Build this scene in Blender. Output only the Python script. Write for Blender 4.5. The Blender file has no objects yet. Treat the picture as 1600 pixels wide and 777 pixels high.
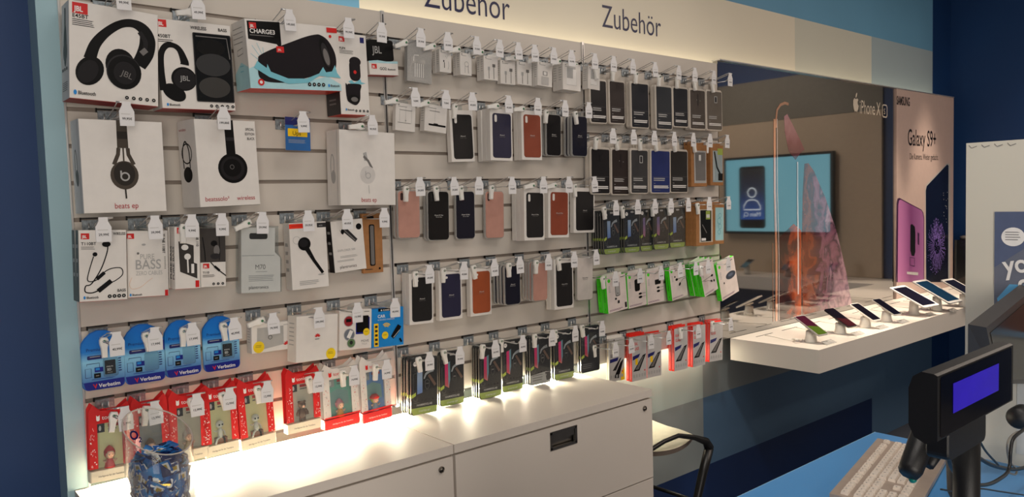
import bpy, math, random
from mathutils import Vector, Matrix, Euler
random.seed(7)
PI = math.pi
COL = bpy.context.scene.collection
# ------------------------------------------------------------------ camera model
FPX = 1210.0; YAW, PITCH, ROLL = 0.70389899, 0.06160103, -0.0300434
CAM = Vector((-0.45244, -2.37568, 1.51679))
_f = Vector((math.sin(YAW)*math.cos(PITCH), math.cos(YAW)*math.cos(PITCH), -math.sin(PITCH)))
_rt = Vector((math.cos(YAW), -math.sin(YAW), 0)); _up = _rt.cross(_f)
RT = math.cos(ROLL)*_rt + math.sin(ROLL)*_up; UP = -math.sin(ROLL)*_rt + math.cos(ROLL)*_up; FW = _f
def ray(px, py): return FW + RT*((px-800)/FPX) - UP*((py-388.5)/FPX)
def U(px, py, val, axis=1):
    d = ray(px, py); return CAM + d*((val-CAM[axis])/d[axis])
# ------------------------------------------------------------------ materials
def lin(c): return tuple((v/255/12.92 if v/255 <= .04045 else ((v/255+.055)/1.055)**2.4) for v in c)
MATS = {}
def mat(name, rgb, rough=.45, metal=0, coat=0, emit=0, alpha=1, spec=.5, var=.04, scale=30, ior=1.5, bump=0):
    if name in MATS: return MATS[name]
    m = bpy.data.materials.new(name); m.use_nodes = True
    nt = m.node_tree; b = nt.nodes['Principled BSDF']; c = lin(rgb)
    b.inputs['Roughness'].default_value = rough; b.inputs['Metallic'].default_value = metal
    b.inputs['Coat Weight'].default_value = coat; b.inputs['Coat Roughness'].default_value = .03
    b.inputs['Specular IOR Level'].default_value = spec; b.inputs['Alpha'].default_value = alpha
    b.inputs['IOR'].default_value = ior
    n = nt.nodes.new('ShaderNodeTexNoise'); n.inputs['Scale'].default_value = scale; n.inputs['Detail'].default_value = 2
    tc = nt.nodes.new('ShaderNodeTexCoord'); nt.links.new(tc.outputs['Object'], n.inputs['Vector'])
    r = nt.nodes.new('ShaderNodeValToRGB')
    r.color_ramp.elements[0].color = tuple(v*(1-var) for v in c)+(1,); r.color_ramp.elements[1].color = tuple(min(1, v*(1+var)) for v in c)+(1,)
    r.color_ramp.elements[0].position = .35; r.color_ramp.elements[1].position = .65
    nt.links.new(n.outputs['Fac'], r.inputs['Fac']); nt.links.new(r.outputs['Color'], b.inputs['Base Color'])
    if emit:
        nt.links.new(r.outputs['Color'], b.inputs['Emission Color']); b.inputs['Emission Strength'].default_value = emit
    if bump:
        bp = nt.nodes.new('ShaderNodeBump'); bp.inputs['Strength'].default_value = bump; bp.inputs['Distance'].default_value = .001
        n2 = nt.nodes.new('ShaderNodeTexNoise'); n2.inputs['Scale'].default_value = 900
        nt.links.new(tc.outputs['Object'], n2.inputs['Vector']); nt.links.new(n2.outputs['Fac'], bp.inputs['Height']); nt.links.new(bp.outputs['Normal'], b.inputs['Normal'])
    MATS[name] = m; return m
def ramp_mat(name, stops, axis='Z', lo=0, hi=1, rough=.4, distort=0, scale=3, coat=0, emit=0, seed=0):
    """colour print: a colour ramp along one axis of the object, optionally broken up by noise"""
    if name in MATS: return MATS[name]
    m = bpy.data.materials.new(name); m.use_nodes = True; nt = m.node_tree; b = nt.nodes['Principled BSDF']
    b.inputs['Roughness'].default_value = rough; b.inputs['Coat Weight'].default_value = coat; b.inputs['Coat Roughness'].default_value = .02
    tc = nt.nodes.new('ShaderNodeTexCoord'); sx = nt.nodes.new('ShaderNodeSeparateXYZ'); nt.links.new(tc.outputs['Object'], sx.inputs[0])
    mr = nt.nodes.new('ShaderNodeMapRange'); mr.inputs['From Min'].default_value = lo; mr.inputs['From Max'].default_value = hi
    nt.links.new(sx.outputs[axis], mr.inputs['Value']); src = mr.outputs[0]
    if distort:
        n = nt.nodes.new('ShaderNodeTexNoise'); n.inputs['Scale'].default_value = scale; n.inputs['Detail'].default_value = 4
        n.inputs['Distortion'].default_value = 1.5; n.noise_dimensions = '4D'; n.inputs['W'].default_value = seed
        nt.links.new(tc.outputs['Object'], n.inputs['Vector'])
        ma = nt.nodes.new('ShaderNodeMath'); ma.operation = 'MULTIPLY_ADD'; ma.inputs[1].default_value = distort
        nt.links.new(n.outputs['Fac'], ma.inputs[0]); nt.links.new(src, ma.inputs[2])
        s2 = nt.nodes.new('ShaderNodeMath'); s2.operation = 'SUBTRACT'; s2.inputs[1].default_value = distort*.5
        nt.links.new(ma.outputs[0], s2.inputs[0]); src = s2.outputs[0]
    r = nt.nodes.new('ShaderNodeValToRGB'); e = r.color_ramp.elements
    while len(e) < len(stops): e.new(.5)
    for i, (p, c) in enumerate(stops): e[i].position = p; e[i].color = lin(c)+(1,)
    nt.links.new(src, r.inputs['Fac']); nt.links.new(r.outputs['Color'], b.inputs['Base Color'])
    if emit: nt.links.new(r.outputs['Color'], b.inputs['Emission Color']); b.inputs['Emission Strength'].default_value = emit
    MATS[name] = m; return m
def clear_mat(name, tint=(240,244,245), opacity=.12, rough=.08, lo=.02, hi=.4):
    """thin clear plastic or glass sheet: mostly lets light through, glints at grazing angles"""
    if name in MATS: return MATS[name]
    m = bpy.data.materials.new(name); m.use_nodes = True; nt = m.node_tree; nt.nodes.clear()
    o = nt.nodes.new('ShaderNodeOutputMaterial'); t = nt.nodes.new('ShaderNodeBsdfTransparent'); g = nt.nodes.new('ShaderNodeBsdfGlossy'); d = nt.nodes.new('ShaderNodeBsdfDiffuse')
    t.inputs[0].default_value = lin(tint)+(1,); d.inputs[0].default_value = lin(tint)+(1,); g.inputs['Roughness'].default_value = rough
    lw = nt.nodes.new('ShaderNodeLayerWeight'); lw.inputs['Blend'].default_value = .3
    mr = nt.nodes.new('ShaderNodeMapRange'); mr.inputs['To Min'].default_value = lo; mr.inputs['To Max'].default_value = hi; nt.links.new(lw.outputs['Facing'], mr.inputs[0])
    a = nt.nodes.new('ShaderNodeMixShader'); b = nt.nodes.new('ShaderNodeMixShader')
    n = nt.nodes.new('ShaderNodeTexNoise'); n.inputs['Scale'].default_value = 25
    mo = nt.nodes.new('ShaderNodeMapRange'); mo.inputs['To Min'].default_value = opacity*.8; mo.inputs['To Max'].default_value = opacity*1.2; nt.links.new(n.outputs['Fac'], mo.inputs[0])
    nt.links.new(mo.outputs[0], a.inputs[0]); nt.links.new(t.outputs[0], a.inputs[1]); nt.links.new(d.outputs[0], a.inputs[2])
    nt.links.new(mr.outputs[0], b.inputs[0]); nt.links.new(a.outputs[0], b.inputs[1]); nt.links.new(g.outputs[0], b.inputs[2]); nt.links.new(b.outputs[0], o.inputs[0])
    MATS[name] = m; return m
WHITE = mat('white_print', (232,228,224), .38)
CARD = mat('white_carton', (226,220,214), .42, var=.02)
BLACK = mat('black_print', (13,12,13), .4, spec=.2)
DGREY = mat('dark_grey_print', (42,40,42), .4, spec=.25)
MGREY = mat('mid_grey_print', (110,106,104), .45)
LGREY = mat('light_grey_print', (170,168,166), .45)
RED = mat('red_print', (205,24,22), .4)
ORANGE = mat('orange_red_print', (232,52,22), .4)
BRED = mat('bordeaux_lettering', (170,30,50), .4)
BLUE = mat('sky_blue_print', (20,130,205), .4)
NAVYP = mat('navy_print', (22,26,98), .4)
YEL = mat('yellow_print', (246,200,10), .45)
GREEN = mat('bright_green_carton', (70,225,30), .4)
LIME = mat('lime_band', (158,176,74), .4)
KRAFT = mat('kraft_board', (158,108,62), .7, var=.08, scale=60)
CHROME = mat('chrome_wire', (215,213,212), .28, metal=.75)
ZINC = mat('zinc_bracket', (150,158,164), .35, metal=.5, var=.3, scale=120)
LOCK = mat('white_lock_plastic', (238,234,228), .35)
TAGM = mat('price_tag_paper', (225,222,222), .5, var=.01)
CLEAR = clear_mat('clear_plastic', opacity=.035, lo=.012, hi=.35)
FROST = clear_mat('frosted_plastic', (225,222,218), opacity=.45, rough=.25)
# ------------------------------------------------------------------ mesh building
_txt = {}
def text_mesh(s, bold=0):
    k = (s, bold)
    if k in _txt: return _txt[k]
    cu = bpy.data.curves.new('t', 'FONT'); cu.body = s; cu.size = 1; cu.resolution_u = 4; cu.offset = bold; cu.fill_mode = 'FRONT'
    ob = bpy.data.objects.new('t', cu); me = ob.to_mesh()
    vs = [(v.co.x, v.co.y) for v in me.vertices]; fs = [tuple(p.vertices) for p in me.polygons]
    ob.to_mesh_clear(); bpy.data.objects.remove(ob); bpy.data.curves.remove(cu)
    _txt[k] = (vs, fs, max([v[0] for v in vs] or [0])); return _txt[k]
class MB:
    def __init__(s): s.v = []; s.f = []; s.m = []; s.mats = []; s.sm = []
    def mi(s, m):
        if m not in s.mats: s.mats.append(m)
        return s.mats.index(m)
    def add(s, vs, fs, m, smooth=False, M=None):
        o = len(s.v); i = s.mi(m)
        s.v += [tuple(M @ Vector(v)) if M else tuple(v) for v in vs]
        for f in fs: s.f.append(tuple(a+o for a in f)); s.m.append(i); s.sm.append(smooth)
        return s
    def box(s, x0, x1, y0, y1, z0, z1, m, M=None, bev=0):
        if bev:
            return s.prism([(x0,z0),(x1,z0),(x1,z1),(x0,z1)], y0, y1, m, M, bev)
        vs = [(x,y,z) for x in (x0,x1) for y in (y0,y1) for z in (z0,z1)]
        return s.add(vs, [(0,1,3,2),(4,6,7,5),(0,4,5,1),(2,3,7,6),(0,2,6,4),(1,5,7,3)], m, False, M)
    def prism(s, pts, y0, y1, m, M=None, bev=0, smooth=False, caps=True):
        """outline in x,z pushed from y0 (front) to y1, optional small chamfer on the rims"""
        n = len(pts); cx = sum(p[0] for p in pts)/n; cz = sum(p[1] for p in pts)/n
        def ring(y, k):
            out = []
            for x, z in pts:
                dx, dz = x-cx, z-cz; L = math.hypot(dx, dz) or 1
                out.append((x-dx/L*k, y, z-dz/L*k))
            return out
        rings = [ring(y0, bev), ring(y0+bev, 0), ring(y1-bev, 0), ring(y1, bev)] if bev else [ring(y0,0), ring(y1,0)]
        vs = [v for r in rings for v in r]; fs = []
        for k in range(len(rings)-1):
            for i in range(n): j = (i+1) % n; fs.append((k*n+i, (k+1)*n+i, (k+1)*n+j, k*n+j))
        s.add(vs, fs, m, smooth, M)
        if caps: s.add(rings[0], [tuple(range(n))], m, False, M); s.add(rings[-1], [tuple(reversed(range(n)))], m, False, M)
        return s
    def tube(s, pts, r, m, n=8, M=None, closed=False, rs=None):
        pts = [Vector(p) for p in pts]; N = len(pts); vs = []; prev = None
        for i, p in enumerate(pts):
            a = pts[(i-1) % N] if (closed or i > 0) else p; b = pts[(i+1) % N] if (closed or i < N-1) else p
            t = (b-a).normalized() if (b-a).length > 1e-9 else Vector((0,0,1))
            if prev is None: q = t.orthogonal().normalized()
            else:
                q = prev - t*prev.dot(t); q = q.normalized() if q.length > 1e-6 else t.orthogonal().normalized()
            prev = q; w = t.cross(q); rr = rs[i] if rs else r
            vs += [p+(q*math.cos(2*PI*k/n)+w*math.sin(2*PI*k/n))*rr for k in range(n)]
        fs = []
        for i in range(N if closed else N-1):
            i2 = (i+1) % N
            for k in range(n): k2 = (k+1) % n; fs.append((i*n+k, i*n+k2, i2*n+k2, i2*n+k))
        if not closed: fs += [tuple(reversed(range(n))), tuple(range((N-1)*n, N*n))]
        return s.add(vs, fs, m, True, M)
    def lathe(s, prof, m, n=32, M=None, smooth=True):
        vs = [(r*math.cos(2*PI*k/n), r*math.sin(2*PI*k/n), z) for r, z in prof for k in range(n)]; fs = []
        for i in range(len(prof)-1):
            for k in range(n): k2 = (k+1) % n; fs.append((i*n+k, i*n+k2, (i+1)*n+k2, (i+1)*n+k))
        if prof[0][0] > 0: fs.append(tuple(reversed(range(n))))
        if prof[-1][0] > 0: fs.append(tuple(range((len(prof)-1)*n, len(prof)*n)))
        return s.add(vs, fs, m, smooth, M)
    def ball(s, c, r, m, sx=1, sy=1, sz=1, n=14, M=None):
        vs = []; fs = []; h = n//2
        for i in range(h+1):
            th = PI*i/h
            for k in range(n): a = 2*PI*k/n; vs.append((c[0]+r*sx*math.sin(th)*math.cos(a), c[1]+r*sy*math.sin(th)*math.sin(a), c[2]+r*sz*math.cos(th)))
        for i in range(h):
            for k in range(n): k2 = (k+1) % n; fs.append((i*n+k, (i+1)*n+k, (i+1)*n+k2, i*n+k2))
        return s.add(vs, fs, m, True, M)
    def build(s, name, parent=None):
        me = bpy.data.meshes.new(name); me.from_pydata([tuple(v) for v in s.v], [], s.f)
        for m in s.mats: me.materials.append(m)
        me.polygons.foreach_set('material_index', s.m); me.polygons.foreach_set('use_smooth', s.sm); me.update()
        o = bpy.data.objects.new(name, me); COL.objects.link(o)
        if parent: o.parent = parent
        return o
def rrect(x0, z0, x1, z1, r, n=5):
    r = min(r, (x1-x0)/2-1e-5, (z1-z0)/2-1e-5); out = []
    for cx, cz, a in ((x1-r, z1-r, 0), (x0+r, z1-r, 90), (x0+r, z0+r, 180), (x1-r, z0+r, 270)):
        for k in range(n+1): t = math.radians(a+90*k/n); out.append((cx+r*math.cos(t), cz+r*math.sin(t)))
    return out
class Face:
    """prints on a flat side: u,v run 0..1 over its width and height; every print is a hair above the last"""
    def __init__(s, mb, w, h, o=(0,0,0), u=(1,0,0), v=(0,0,1), n=(0,-1,0), eps=.0003):
        s.mb = mb; s.w = w; s.h = h; s.o = Vector(o); s.u = Vector(u); s.vv = Vector(v); s.n = Vector(n); s.k = eps
    def P(s, x, y): return s.o + s.u*(x*s.w) + s.vv*(y*s.h) + s.n*s.k
    def up(s): s.k += .00012
    def poly(s, pts, m): s.mb.add([s.P(*p) for p in pts], [tuple(range(len(pts)))], m); s.up(); return s
    def rect(s, x0, y0, x1, y1, m): return s.poly([(x0,y0),(x1,y0),(x1,y1),(x0,y1)], m)
    def rr(s, x0, y0, x1, y1, r, m, n=5):   # r in metres
        return s.poly([(x/s.w, y/s.h) for x, y in rrect(x0*s.w, y0*s.h, x1*s.w, y1*s.h, r, n)], m)
    def ell(s, cx, cy, rx, ry, m, rot=0, n=26):
        pts = []; c, sn = math.cos(rot), math.sin(rot)
        for k in range(n):
            a = 2*PI*k/n; X = rx*s.w*math.cos(a); Y = ry*s.h*math.sin(a); pts.append((cx+(X*c-Y*sn)/s.w, cy+(X*sn+Y*c)/s.h))
        return s.poly(pts, m)
    def circ(s, cx, cy, r, m, n=22): return s.ell(cx, cy, r/s.w, r/s.h, m, 0, n)
    def ring(s, cx, cy, r, t, m, n=24):
        s.stroke([(cx+r/s.w*math.cos(2*PI*k/n), cy+r/s.h*math.sin(2*PI*k/n)) for k in range(n+1)], t, m); return s
    def stroke(s, pts, t, m, ts=None):      # t in metres
        P = [Vector((x*s.w, y*s.h)) for x, y in pts]; L = []; R = []
        for i, p in enumerate(P):
            a = P[max(0, i-1)]; b = P[min(len(P)-1, i+1)]; d = (b-a); d = d.normalized() if d.length > 1e-9 else Vector((1,0))
            q = Vector((-d.y, d.x))*((ts[i] if ts else t)/2); L.append(p+q); R.append(p-q)
        vs = [s.P(p.x/s.w, p.y/s.h) for p in L]+[s.P(p.x/s.w, p.y/s.h) for p in R]; n = len(P)
        s.mb.add(vs, [(i, i+1, n+i+1, n+i) for i in range(n-1)], m); s.up(); return s
    def spoly(s, pts, m):
        out = []; N = len(pts)
        for i in range(N):
            p0, p1, p2, p3 = pts[i-1], pts[i], pts[(i+1)%N], pts[(i+2)%N]
            for k in range(5):
                q = k/5; out.append(tuple(.5*(2*p1[j]+(p2[j]-p0[j])*q+(2*p0[j]-5*p1[j]+4*p2[j]-p3[j])*q*q+(3*p1[j]-p0[j]-3*p2[j]+p3[j])*q**3) for j in (0,1)))
        return s.poly(out, m)
    def curve(s, pts, t, m, ts=None):
        out = []; tt = []; N = len(pts)
        for i in range(N-1):
            p0, p1, p2, p3 = pts[max(0,i-1)], pts[i], pts[i+1], pts[min(N-1,i+2)]
            for k in range(6):
                q = k/6; out.append(tuple(.5*(2*p1[j]+(p2[j]-p0[j])*q+(2*p0[j]-5*p1[j]+4*p2[j]-p3[j])*q*q+(3*p1[j]-p0[j]-3*p2[j]+p3[j])*q**3) for j in (0,1)))
                if ts: tt.append(ts[i]+(ts[i+1]-ts[i])*q)
        out.append(pts[-1]); 
        if ts: tt.append(ts[-1])
        return s.stroke(out, t, m, tt or None)
    def text(s, t, x, y, size, m, align='L', bold=0, rot=0, maxw=None, sx=1):
        """size = letter size in metres; x, y = start of the baseline"""
        vs, fs, W = text_mesh(t, bold); k = size; kx = size*sx
        if maxw and W*kx > maxw*s.w: kx = maxw*s.w/W
        off = {'L': 0, 'C': -W*kx/2, 'R': -W*kx}[align]; c, sn = math.cos(rot), math.sin(rot); out = []
        for a, b in vs:
            X = a*kx+off; Y = b*k; out.append(s.P(x+(X*c-Y*sn)/s.w, y+(X*sn+Y*c)/s.h))
        s.mb.add(out, fs, m); s.up(); return s
    def lines(s, x0, y0, x1, y1, n, m, fill=.4, ragged=.25):
        for k in range(n):
            y = y1-(y1-y0)*k/max(1, n); s.mb.add([s.P(x0,y), s.P(x1-(x1-x0)*random.random()*ragged, y), s.P(x1-(x1-x0)*random.random()*ragged, y-(y1-y0)/n*fill), s.P(x0, y-(y1-y0)/n*fill)], [(0,1,2,3)], m)
        s.up(); return s
def front(mb, w, h, eps=.0003): return Face(mb, w, h, (-w/2, 0, 0), eps=eps)
def leftside(mb, w, h, d, eps=.0003): return Face(mb, d, h, (-w/2, d, 0), (0,-1,0), (0,0,1), (-1,0,0), eps)
def empty(name): o = bpy.data.objects.new(name, None); COL.objects.link(o); o.empty_display_size = .02; return o
def tag(o, label, cat, group=None, kind=None):
    if label: o['label'] = label
    if cat: o['category'] = cat
    if group: o['group'] = group
    if kind: o['kind'] = kind
    return o
KIDS = {}
def dup(r):
    c = r.copy(); COL.objects.link(c)
    for ch in list(r.children):
        d = ch.copy(); COL.objects.link(d); d.parent = c
        for g in list(ch.children): e = g.copy(); COL.objects.link(e); e.parent = d
    return c
def struct(mb, name, label=None):
    o = mb.build(name); o['kind'] = 'structure'
    if label: o['label'] = label
    return o
# ------------------------------------------------------------------ the room
FLOOR = -.25; CEIL = 3.3; XL, XR, YB, YF = -2.6, 6.3, .10, -5.2
BOARD = mat('slatwall_white', (205,196,186), .38, var=.015, scale=3)
GROOVE = mat('groove_liner', (150,138,128), .35, metal=.3)
NAVYW = mat('dark_blue_wall', (4,50,100), .55, var=.05, scale=2)
DEEP = mat('deep_navy_wall', (4,34,78), .5, var=.05, scale=2)
SLATE = mat('slate_blue_wall', (78,106,134), .5, var=.04, scale=2)
PALEW = mat('pale_grey_wall', (160,172,168), .5, var=.03, scale=2)
MIDW = mat('grey_blue_wall', (128,134,134), .5, var=.03, scale=2)
STEEL = mat('steel_blue_wall', (110,165,200), .5, var=.03, scale=2)
CREAM = mat('cream_wall', (236,226,206), .5, var=.02, scale=2)
CREAM2 = mat('grey_cream_wall', (212,210,196), .5, var=.02, scale=2)
BLGREY = mat('blue_grey_wall', (168,184,190), .5, var=.02, scale=2)
AQUA = mat('aqua_edge', (158,190,200), .4, var=.03, scale=2)
mb = MB()
def blk(x0, x1, z0, z1, m): mb.add([(x0,YB,z0),(x1,YB,z0),(x1,YB,z1),(x0,YB,z1)], [(0,1,2,3)], m)
xs = [(XL,-.03),(-.03,.97),(.97,1.95),(1.95,2.962),(2.962,3.93),(3.93,4.93),(4.93,5.95),(5.95,XR)]
zs = [FLOOR, .055, .43, .76, 2.14, 2.565, CEIL]
cell = {0:[NAVYW]*6, 7:[NAVYW]*6,
 1:[DEEP,MIDW,PALEW,MIDW,STEEL,STEEL], 2:[DEEP,MIDW,PALEW,MIDW,CREAM,STEEL],
 3:[DEEP,MIDW,PALEW,MIDW,CREAM,STEEL], 4:[DEEP,SLATE,MIDW,MIDW,CREAM,STEEL],
 5:[DEEP,SLATE,MIDW,MIDW,CREAM2,STEEL], 6:[SLATE,SLATE,MIDW,MIDW,BLGREY,STEEL]}
for i, (a, b) in enumerate(xs):
    for j in range(6): blk(a, b, zs[j], zs[j+1], cell[i][j])
mb.box(XL, XR, YB+.001, YB+.08, FLOOR, CEIL, NAVYW)
struct(mb, 'wall_back')
mb = MB(); mb.box(XR, XR+.08, YF, YB+.08, FLOOR, CEIL, NAVYW)
struct(mb, 'wall_right')
mb = MB(); mb.box(XL-.08, XL, YF, YB+.08, FLOOR, CEIL, NAVYW); struct(mb, 'wall_left')
mb = MB(); mb.box(XL, XR, YF-.08, YF, FLOOR, CEIL, mat('shop_grey_wall', (190,186,180), .6)); struct(mb, 'wall_front')
mb = MB(); mb.box(XL, XR, YF, YB, FLOOR-.05, FLOOR, mat('dark_carpet', (84,88,98), .9, var=.2, scale=200, bump=.5)); struct(mb, 'floor')
mb = MB(); mb.box(XL, XR, YF, YB, CEIL, CEIL+.05, mat('ceiling_paint', (120,120,118), .8)); struct(mb, 'ceiling')
# heading letters on the wall above the slatwall
INK = mat('navy_heading_ink', (18,24,70), .4)
for nm, x0, x1, z, lab in (('first', 1.246, 1.675, 2.262, 'dark blue Zubehör heading on the wall, larger one at the top edge'),
                       ('second', 2.231, 2.66, 2.305, 'dark blue Zubehör heading on the cream wall, complete word')):
    mb = MB(); f = Face(mb, 1, 1, (x0, YB, z), n=(0,-1,0)); vs, fs, W = text_mesh('Zubehör', -.004)
    f.text('Zubehör', 0, 0, .148, INK, sx=(x1-x0)/(W*.148), bold=-.004)
    # letters are cut vinyl a millimetre thick
    n = len(mb.v); fr = list(mb.v)
    mb.v = [(a, b-.001, c) for a, b, c in fr]
    tag(mb.build('wall_lettering'), lab, 'lettering', 'accessory headings above the slatwall')
# slatwall sections
def slat(x0, x1, lab):
    """white board with a T groove every 10 cm"""
    mb = MB(); top, bot = 2.19, .80 if x0 < 1.9 else .772
    prof = [(0, top)]; g = .0058
    for k in range(0, 13):
        z = 2.1-.1*k
        if z-g < bot+.01: break
        prof += [(0, z+g), (.007, z+g), (.007, z-g), (0, z-g)]
    prof += [(0, bot)]; n = len(prof)
    vs = [(x0, y, z) for y, z in prof]+[(x1, y, z) for y, z in prof]
    fs = []; fg = []
    for i in range(n-1):
        (fg if prof[i][0] == .007 and prof[i+1][0] == .007 else fs).append((i, i+1, n+i+1, n+i))
    mb.add(vs, fs, BOARD); mb.add(vs, fg, GROOVE)
    mb.add([(x0,0,top),(x1,0,top),(x1,.03,top),(x0,.03,top)], [(0,1,2,3)], BOARD)
    mb.add([(x0,0,bot),(x0,.03,bot),(x1,.03,bot),(x1,0,bot)], [(0,1,2,3)], BOARD)
    mb.add([(x0,.03,bot),(x1,.03,bot),(x1,.03,top),(x0,.03,top)], [(0,3,2,1)], BOARD)
    for x in (x0, x1): mb.add([(x,0,bot),(x,.03,bot),(x,.03,top),(x,0,top)], [(0,1,2,3)], BOARD)
    o = mb.build('slatwall_panel'); tag(o, lab, 'wall panel', 'grooved slatwall panels')
    b = MB(); b.box(x0+.05, x0+.09, .03, YB, bot, top-.02, ZINC); b.box(x1-.09, x1-.05, .03, YB, bot, top-.02, ZINC); b.build('mounting_rail', o)
    return o
slat(.004, .995, 'white grooved slatwall panel at left, behind headphones and memory cards')
slat(1.005, 1.990, 'white grooved slatwall panel in the middle, behind leather phone cases')
slat(2.002, 2.985, 'white grooved slatwall panel at right, behind green and red boxes')
def upright(x, lab, w=.012):
    mb = MB(); mb.box(x-w/2, x+w/2, -.006, .03, .79 if x < 1.9 else .772, 2.192, CHROME); 
    mb.box(x-w/6, x+w/6, -.0065, -.006, .80, 2.18, DGREY)
    tag(mb.build('upright_rail'), lab, 'rail', 'metal uprights between slatwall panels')
upright(1.0, 'slim chrome upright between left and middle slatwall panels')
upright(1.996, 'slim chrome upright between middle and right slatwall panels')
mb = MB(); mb.box(-.052, -.001, -.004, .001, .762, 2.6, AQUA); mb.box(-.052, -.001, .001, YB-.001, FLOOR, 2.6, AQUA); mb.box(-.001, .004, -.008, .03, .762, 2.3, CHROME)
tag(mb.build('edge_strip'), 'pale aqua edge strip with chrome trim at left end of slatwall', 'panel edge')
# ------------------------------------------------------------------ large posters
GL = dict(rough=.03, coat=1.0, spec=1.0)
def gl(name, rgb, emit=0): 
    m = mat(name, rgb, .04, coat=1, spec=1, var=.02, ior=1.9, emit=emit); m.node_tree.nodes['Principled BSDF'].inputs['Coat IOR'].default_value = 2.1; return m
PBLACK = gl('gloss_black_acrylic', (34,32,30))
root = empty('phone_poster'); PX0, PX1, PZ0, PZ1 = 2.990, 5.052, .752, 2.205
root.location = (PX0, 0, PZ0); W_, H_ = PX1-PX0, PZ1-PZ0
mb = MB(); mb.box(0, W_, 0, .03, 0, H_, PBLACK); mb.box(.06, .12, .03, YB, .1, H_-.1, DGREY); mb.box(W_-.12, W_-.06, .03, YB, .1, H_-.1, DGREY); mb.build('backing_panel', root)
def pf(mb, eps=.0004): return Face(mb, 1, 1, (0,0,0), n=(0,-1,0), eps=eps)
def q2(px, py): p = U(px, py, 0); return (p.x-PX0, p.z-PZ0)
swirl = ramp_mat('pink_swirl_print', [(0,(92,40,26)),(.2,(124,66,46)),(.36,(74,44,52)),(.5,(130,86,104)),(.62,(80,52,70)),(.75,(160,124,140)),(.88,(104,74,96)),(1,(176,144,156))], 'X', .75, 1.45, rough=.05, distort=1.1, scale=4.5, coat=1)
swirl2 = ramp_mat('dusk_swirl_print', [(0,(30,22,22)),(.3,(70,32,24)),(.5,(40,30,32)),(.7,(170,78,40)),(1,(60,35,30))], 'X', .3, 1.0, rough=.05, distort=.8, scale=5, coat=1, seed=3)
wing = ramp_mat('rose_wing_print', [(0,(60,34,38)),(.5,(140,84,92)),(1,(190,140,150))], 'Z', .9, 1.2, rough=.05, distort=.5, scale=6, coat=1)
GOLD = gl('rose_gold_edge_print', (190,130,100)); PALEP = gl('pale_edge_print', (220,205,205))
mb = MB(); f = pf(mb)
f.poly([q2(*p) for p in [(1257,256),(1263,255),(1272,268),(1290,310),(1308,365),(1322,425),(1331,476),(1300,482),(1254,492),(1253,400),(1254,310)]], swirl)
f.build = None
mb.build('planet_picture', root)
mb = MB(); f = pf(mb, .0004)
f.poly([q2(*p) for p in [(1217,372),(1240,350),(1252,360),(1252,492),(1217,502)]], swirl2)
mb.build('glow_picture', root); mb = MB(); f = pf(mb, .0004)
f.poly([q2(*p) for p in [(1225,182),(1230,178),(1236,190),(1248,214),(1257,234),(1250,240),(1243,250),(1232,236),(1226,205)]], wing)
mb.build('rose_picture', root)
mb = MB(); f = pf(mb, .0011)
def vline(pts, t, m): f.stroke([q2(*p) for p in pts], t, m)
vline([(1213,200),(1212,190),(1214,172),(1219,164),(1226,161),(1232,163)], .016, GOLD)
vline([(1210,186),(1210.5,300),(1213,400),(1213,502)], .022, GOLD); vline([(1214,186),(1214.5,300),(1217,400),(1217,501)], .006, PALEP)
vline([(1246,253),(1246,310),(1247,400),(1247,460)], .014, PALEP); vline([(1207,380),(1208,503)], .004, GOLD)
mb.build('phone_edge_picture', root)
mb = MB(); f = pf(mb, .0011); LIT = gl('cream_logo_print', (240,225,205)); a = q2(1344,171)
f.text('iPhone X', a[0]-.01, a[1]-.026, .125, LIT, sx=.72, maxw=.295); b = q2(1378.5,177)
f.poly([(x+b[0]-.004, z+b[1]-.028) for x, z in rrect(0,0,.078,.088,.02)], LIT); f.poly([(x+b[0]+.004, z+b[1]-.020) for x, z in rrect(0,0,.062,.072,.015)], PBLACK); f.text('S', b[0]+.018, b[1]-.005, .055, LIT)
a = q2(1337,164)   # fruit mark: two lobes with a bite and a leaf
f.poly([(a[0]+x*.038, a[1]+y*.045) for x, y in [(0,-.9),(.4,-1),(.8,-.6),(1,-.1),(.65,.15),(.6,.45),(.85,.75),(.5,.95),(0,.8),(-.5,.95),(-.95,.6),(-1,0),(-.75,-.6),(-.4,-1)]], LIT)
f.ell(a[0]+.006, a[1]+.062, .007, .018, LIT, rot=-.5)
mb.build('poster_lettering', root)
tag(root, 'large glossy black phone poster with pink planet picture and mirror reflections', 'poster')
root = empty('phone_poster'); root.location = (5.06, 0, .752); GX = 5.06
PW = mat('satin_poster_white', (190,166,156), .35, var=.02)
mb = MB(); mb.box(0, 1.0, -.012, .03, 0, 1.455, PW); mb.box(.06, .12, .03, YB, .1, 1.3, DGREY); mb.box(.88, .94, .03, YB, .1, 1.3, DGREY); mb.build('backing_panel', root)
def q3(px, py): p = U(px, py, -.012); return (p.x-GX, p.z-.752)
def gf(mb, eps=.0004): return Face(mb, 1, 1, (0,-.012,0), n=(0,-1,0), eps=eps)
def quadmap(c): 
    (ax,ay),(bx,by),(cx,cy),(dx,dy) = c   # TL TR BR BL
    def g(u, v): x = (1-v)*((1-u)*ax+u*bx)+v*((1-u)*dx+u*cx); y = (1-v)*((1-u)*ay+u*by)+v*((1-u)*dy+u*cy); return q3(x, y)
    return g
purple = ramp_mat('lilac_phone_print', [(0,(190,120,170)),(.5,(120,62,110)),(1,(160,100,150))], 'X', 0, .45, rough=.3)
PURD = mat('plum_print', (60,25,60), .3)
mb = MB(); f = gf(mb); g = quadmap([(1401,307),(1444,330),(1444,441),(1400,441)])
rc = [(u, v) for u, v in [(0,.08),(.03,.02),(.1,0),(.9,.0),(.97,.03),(1,.1),(1,1),(0,1)]]
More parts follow.
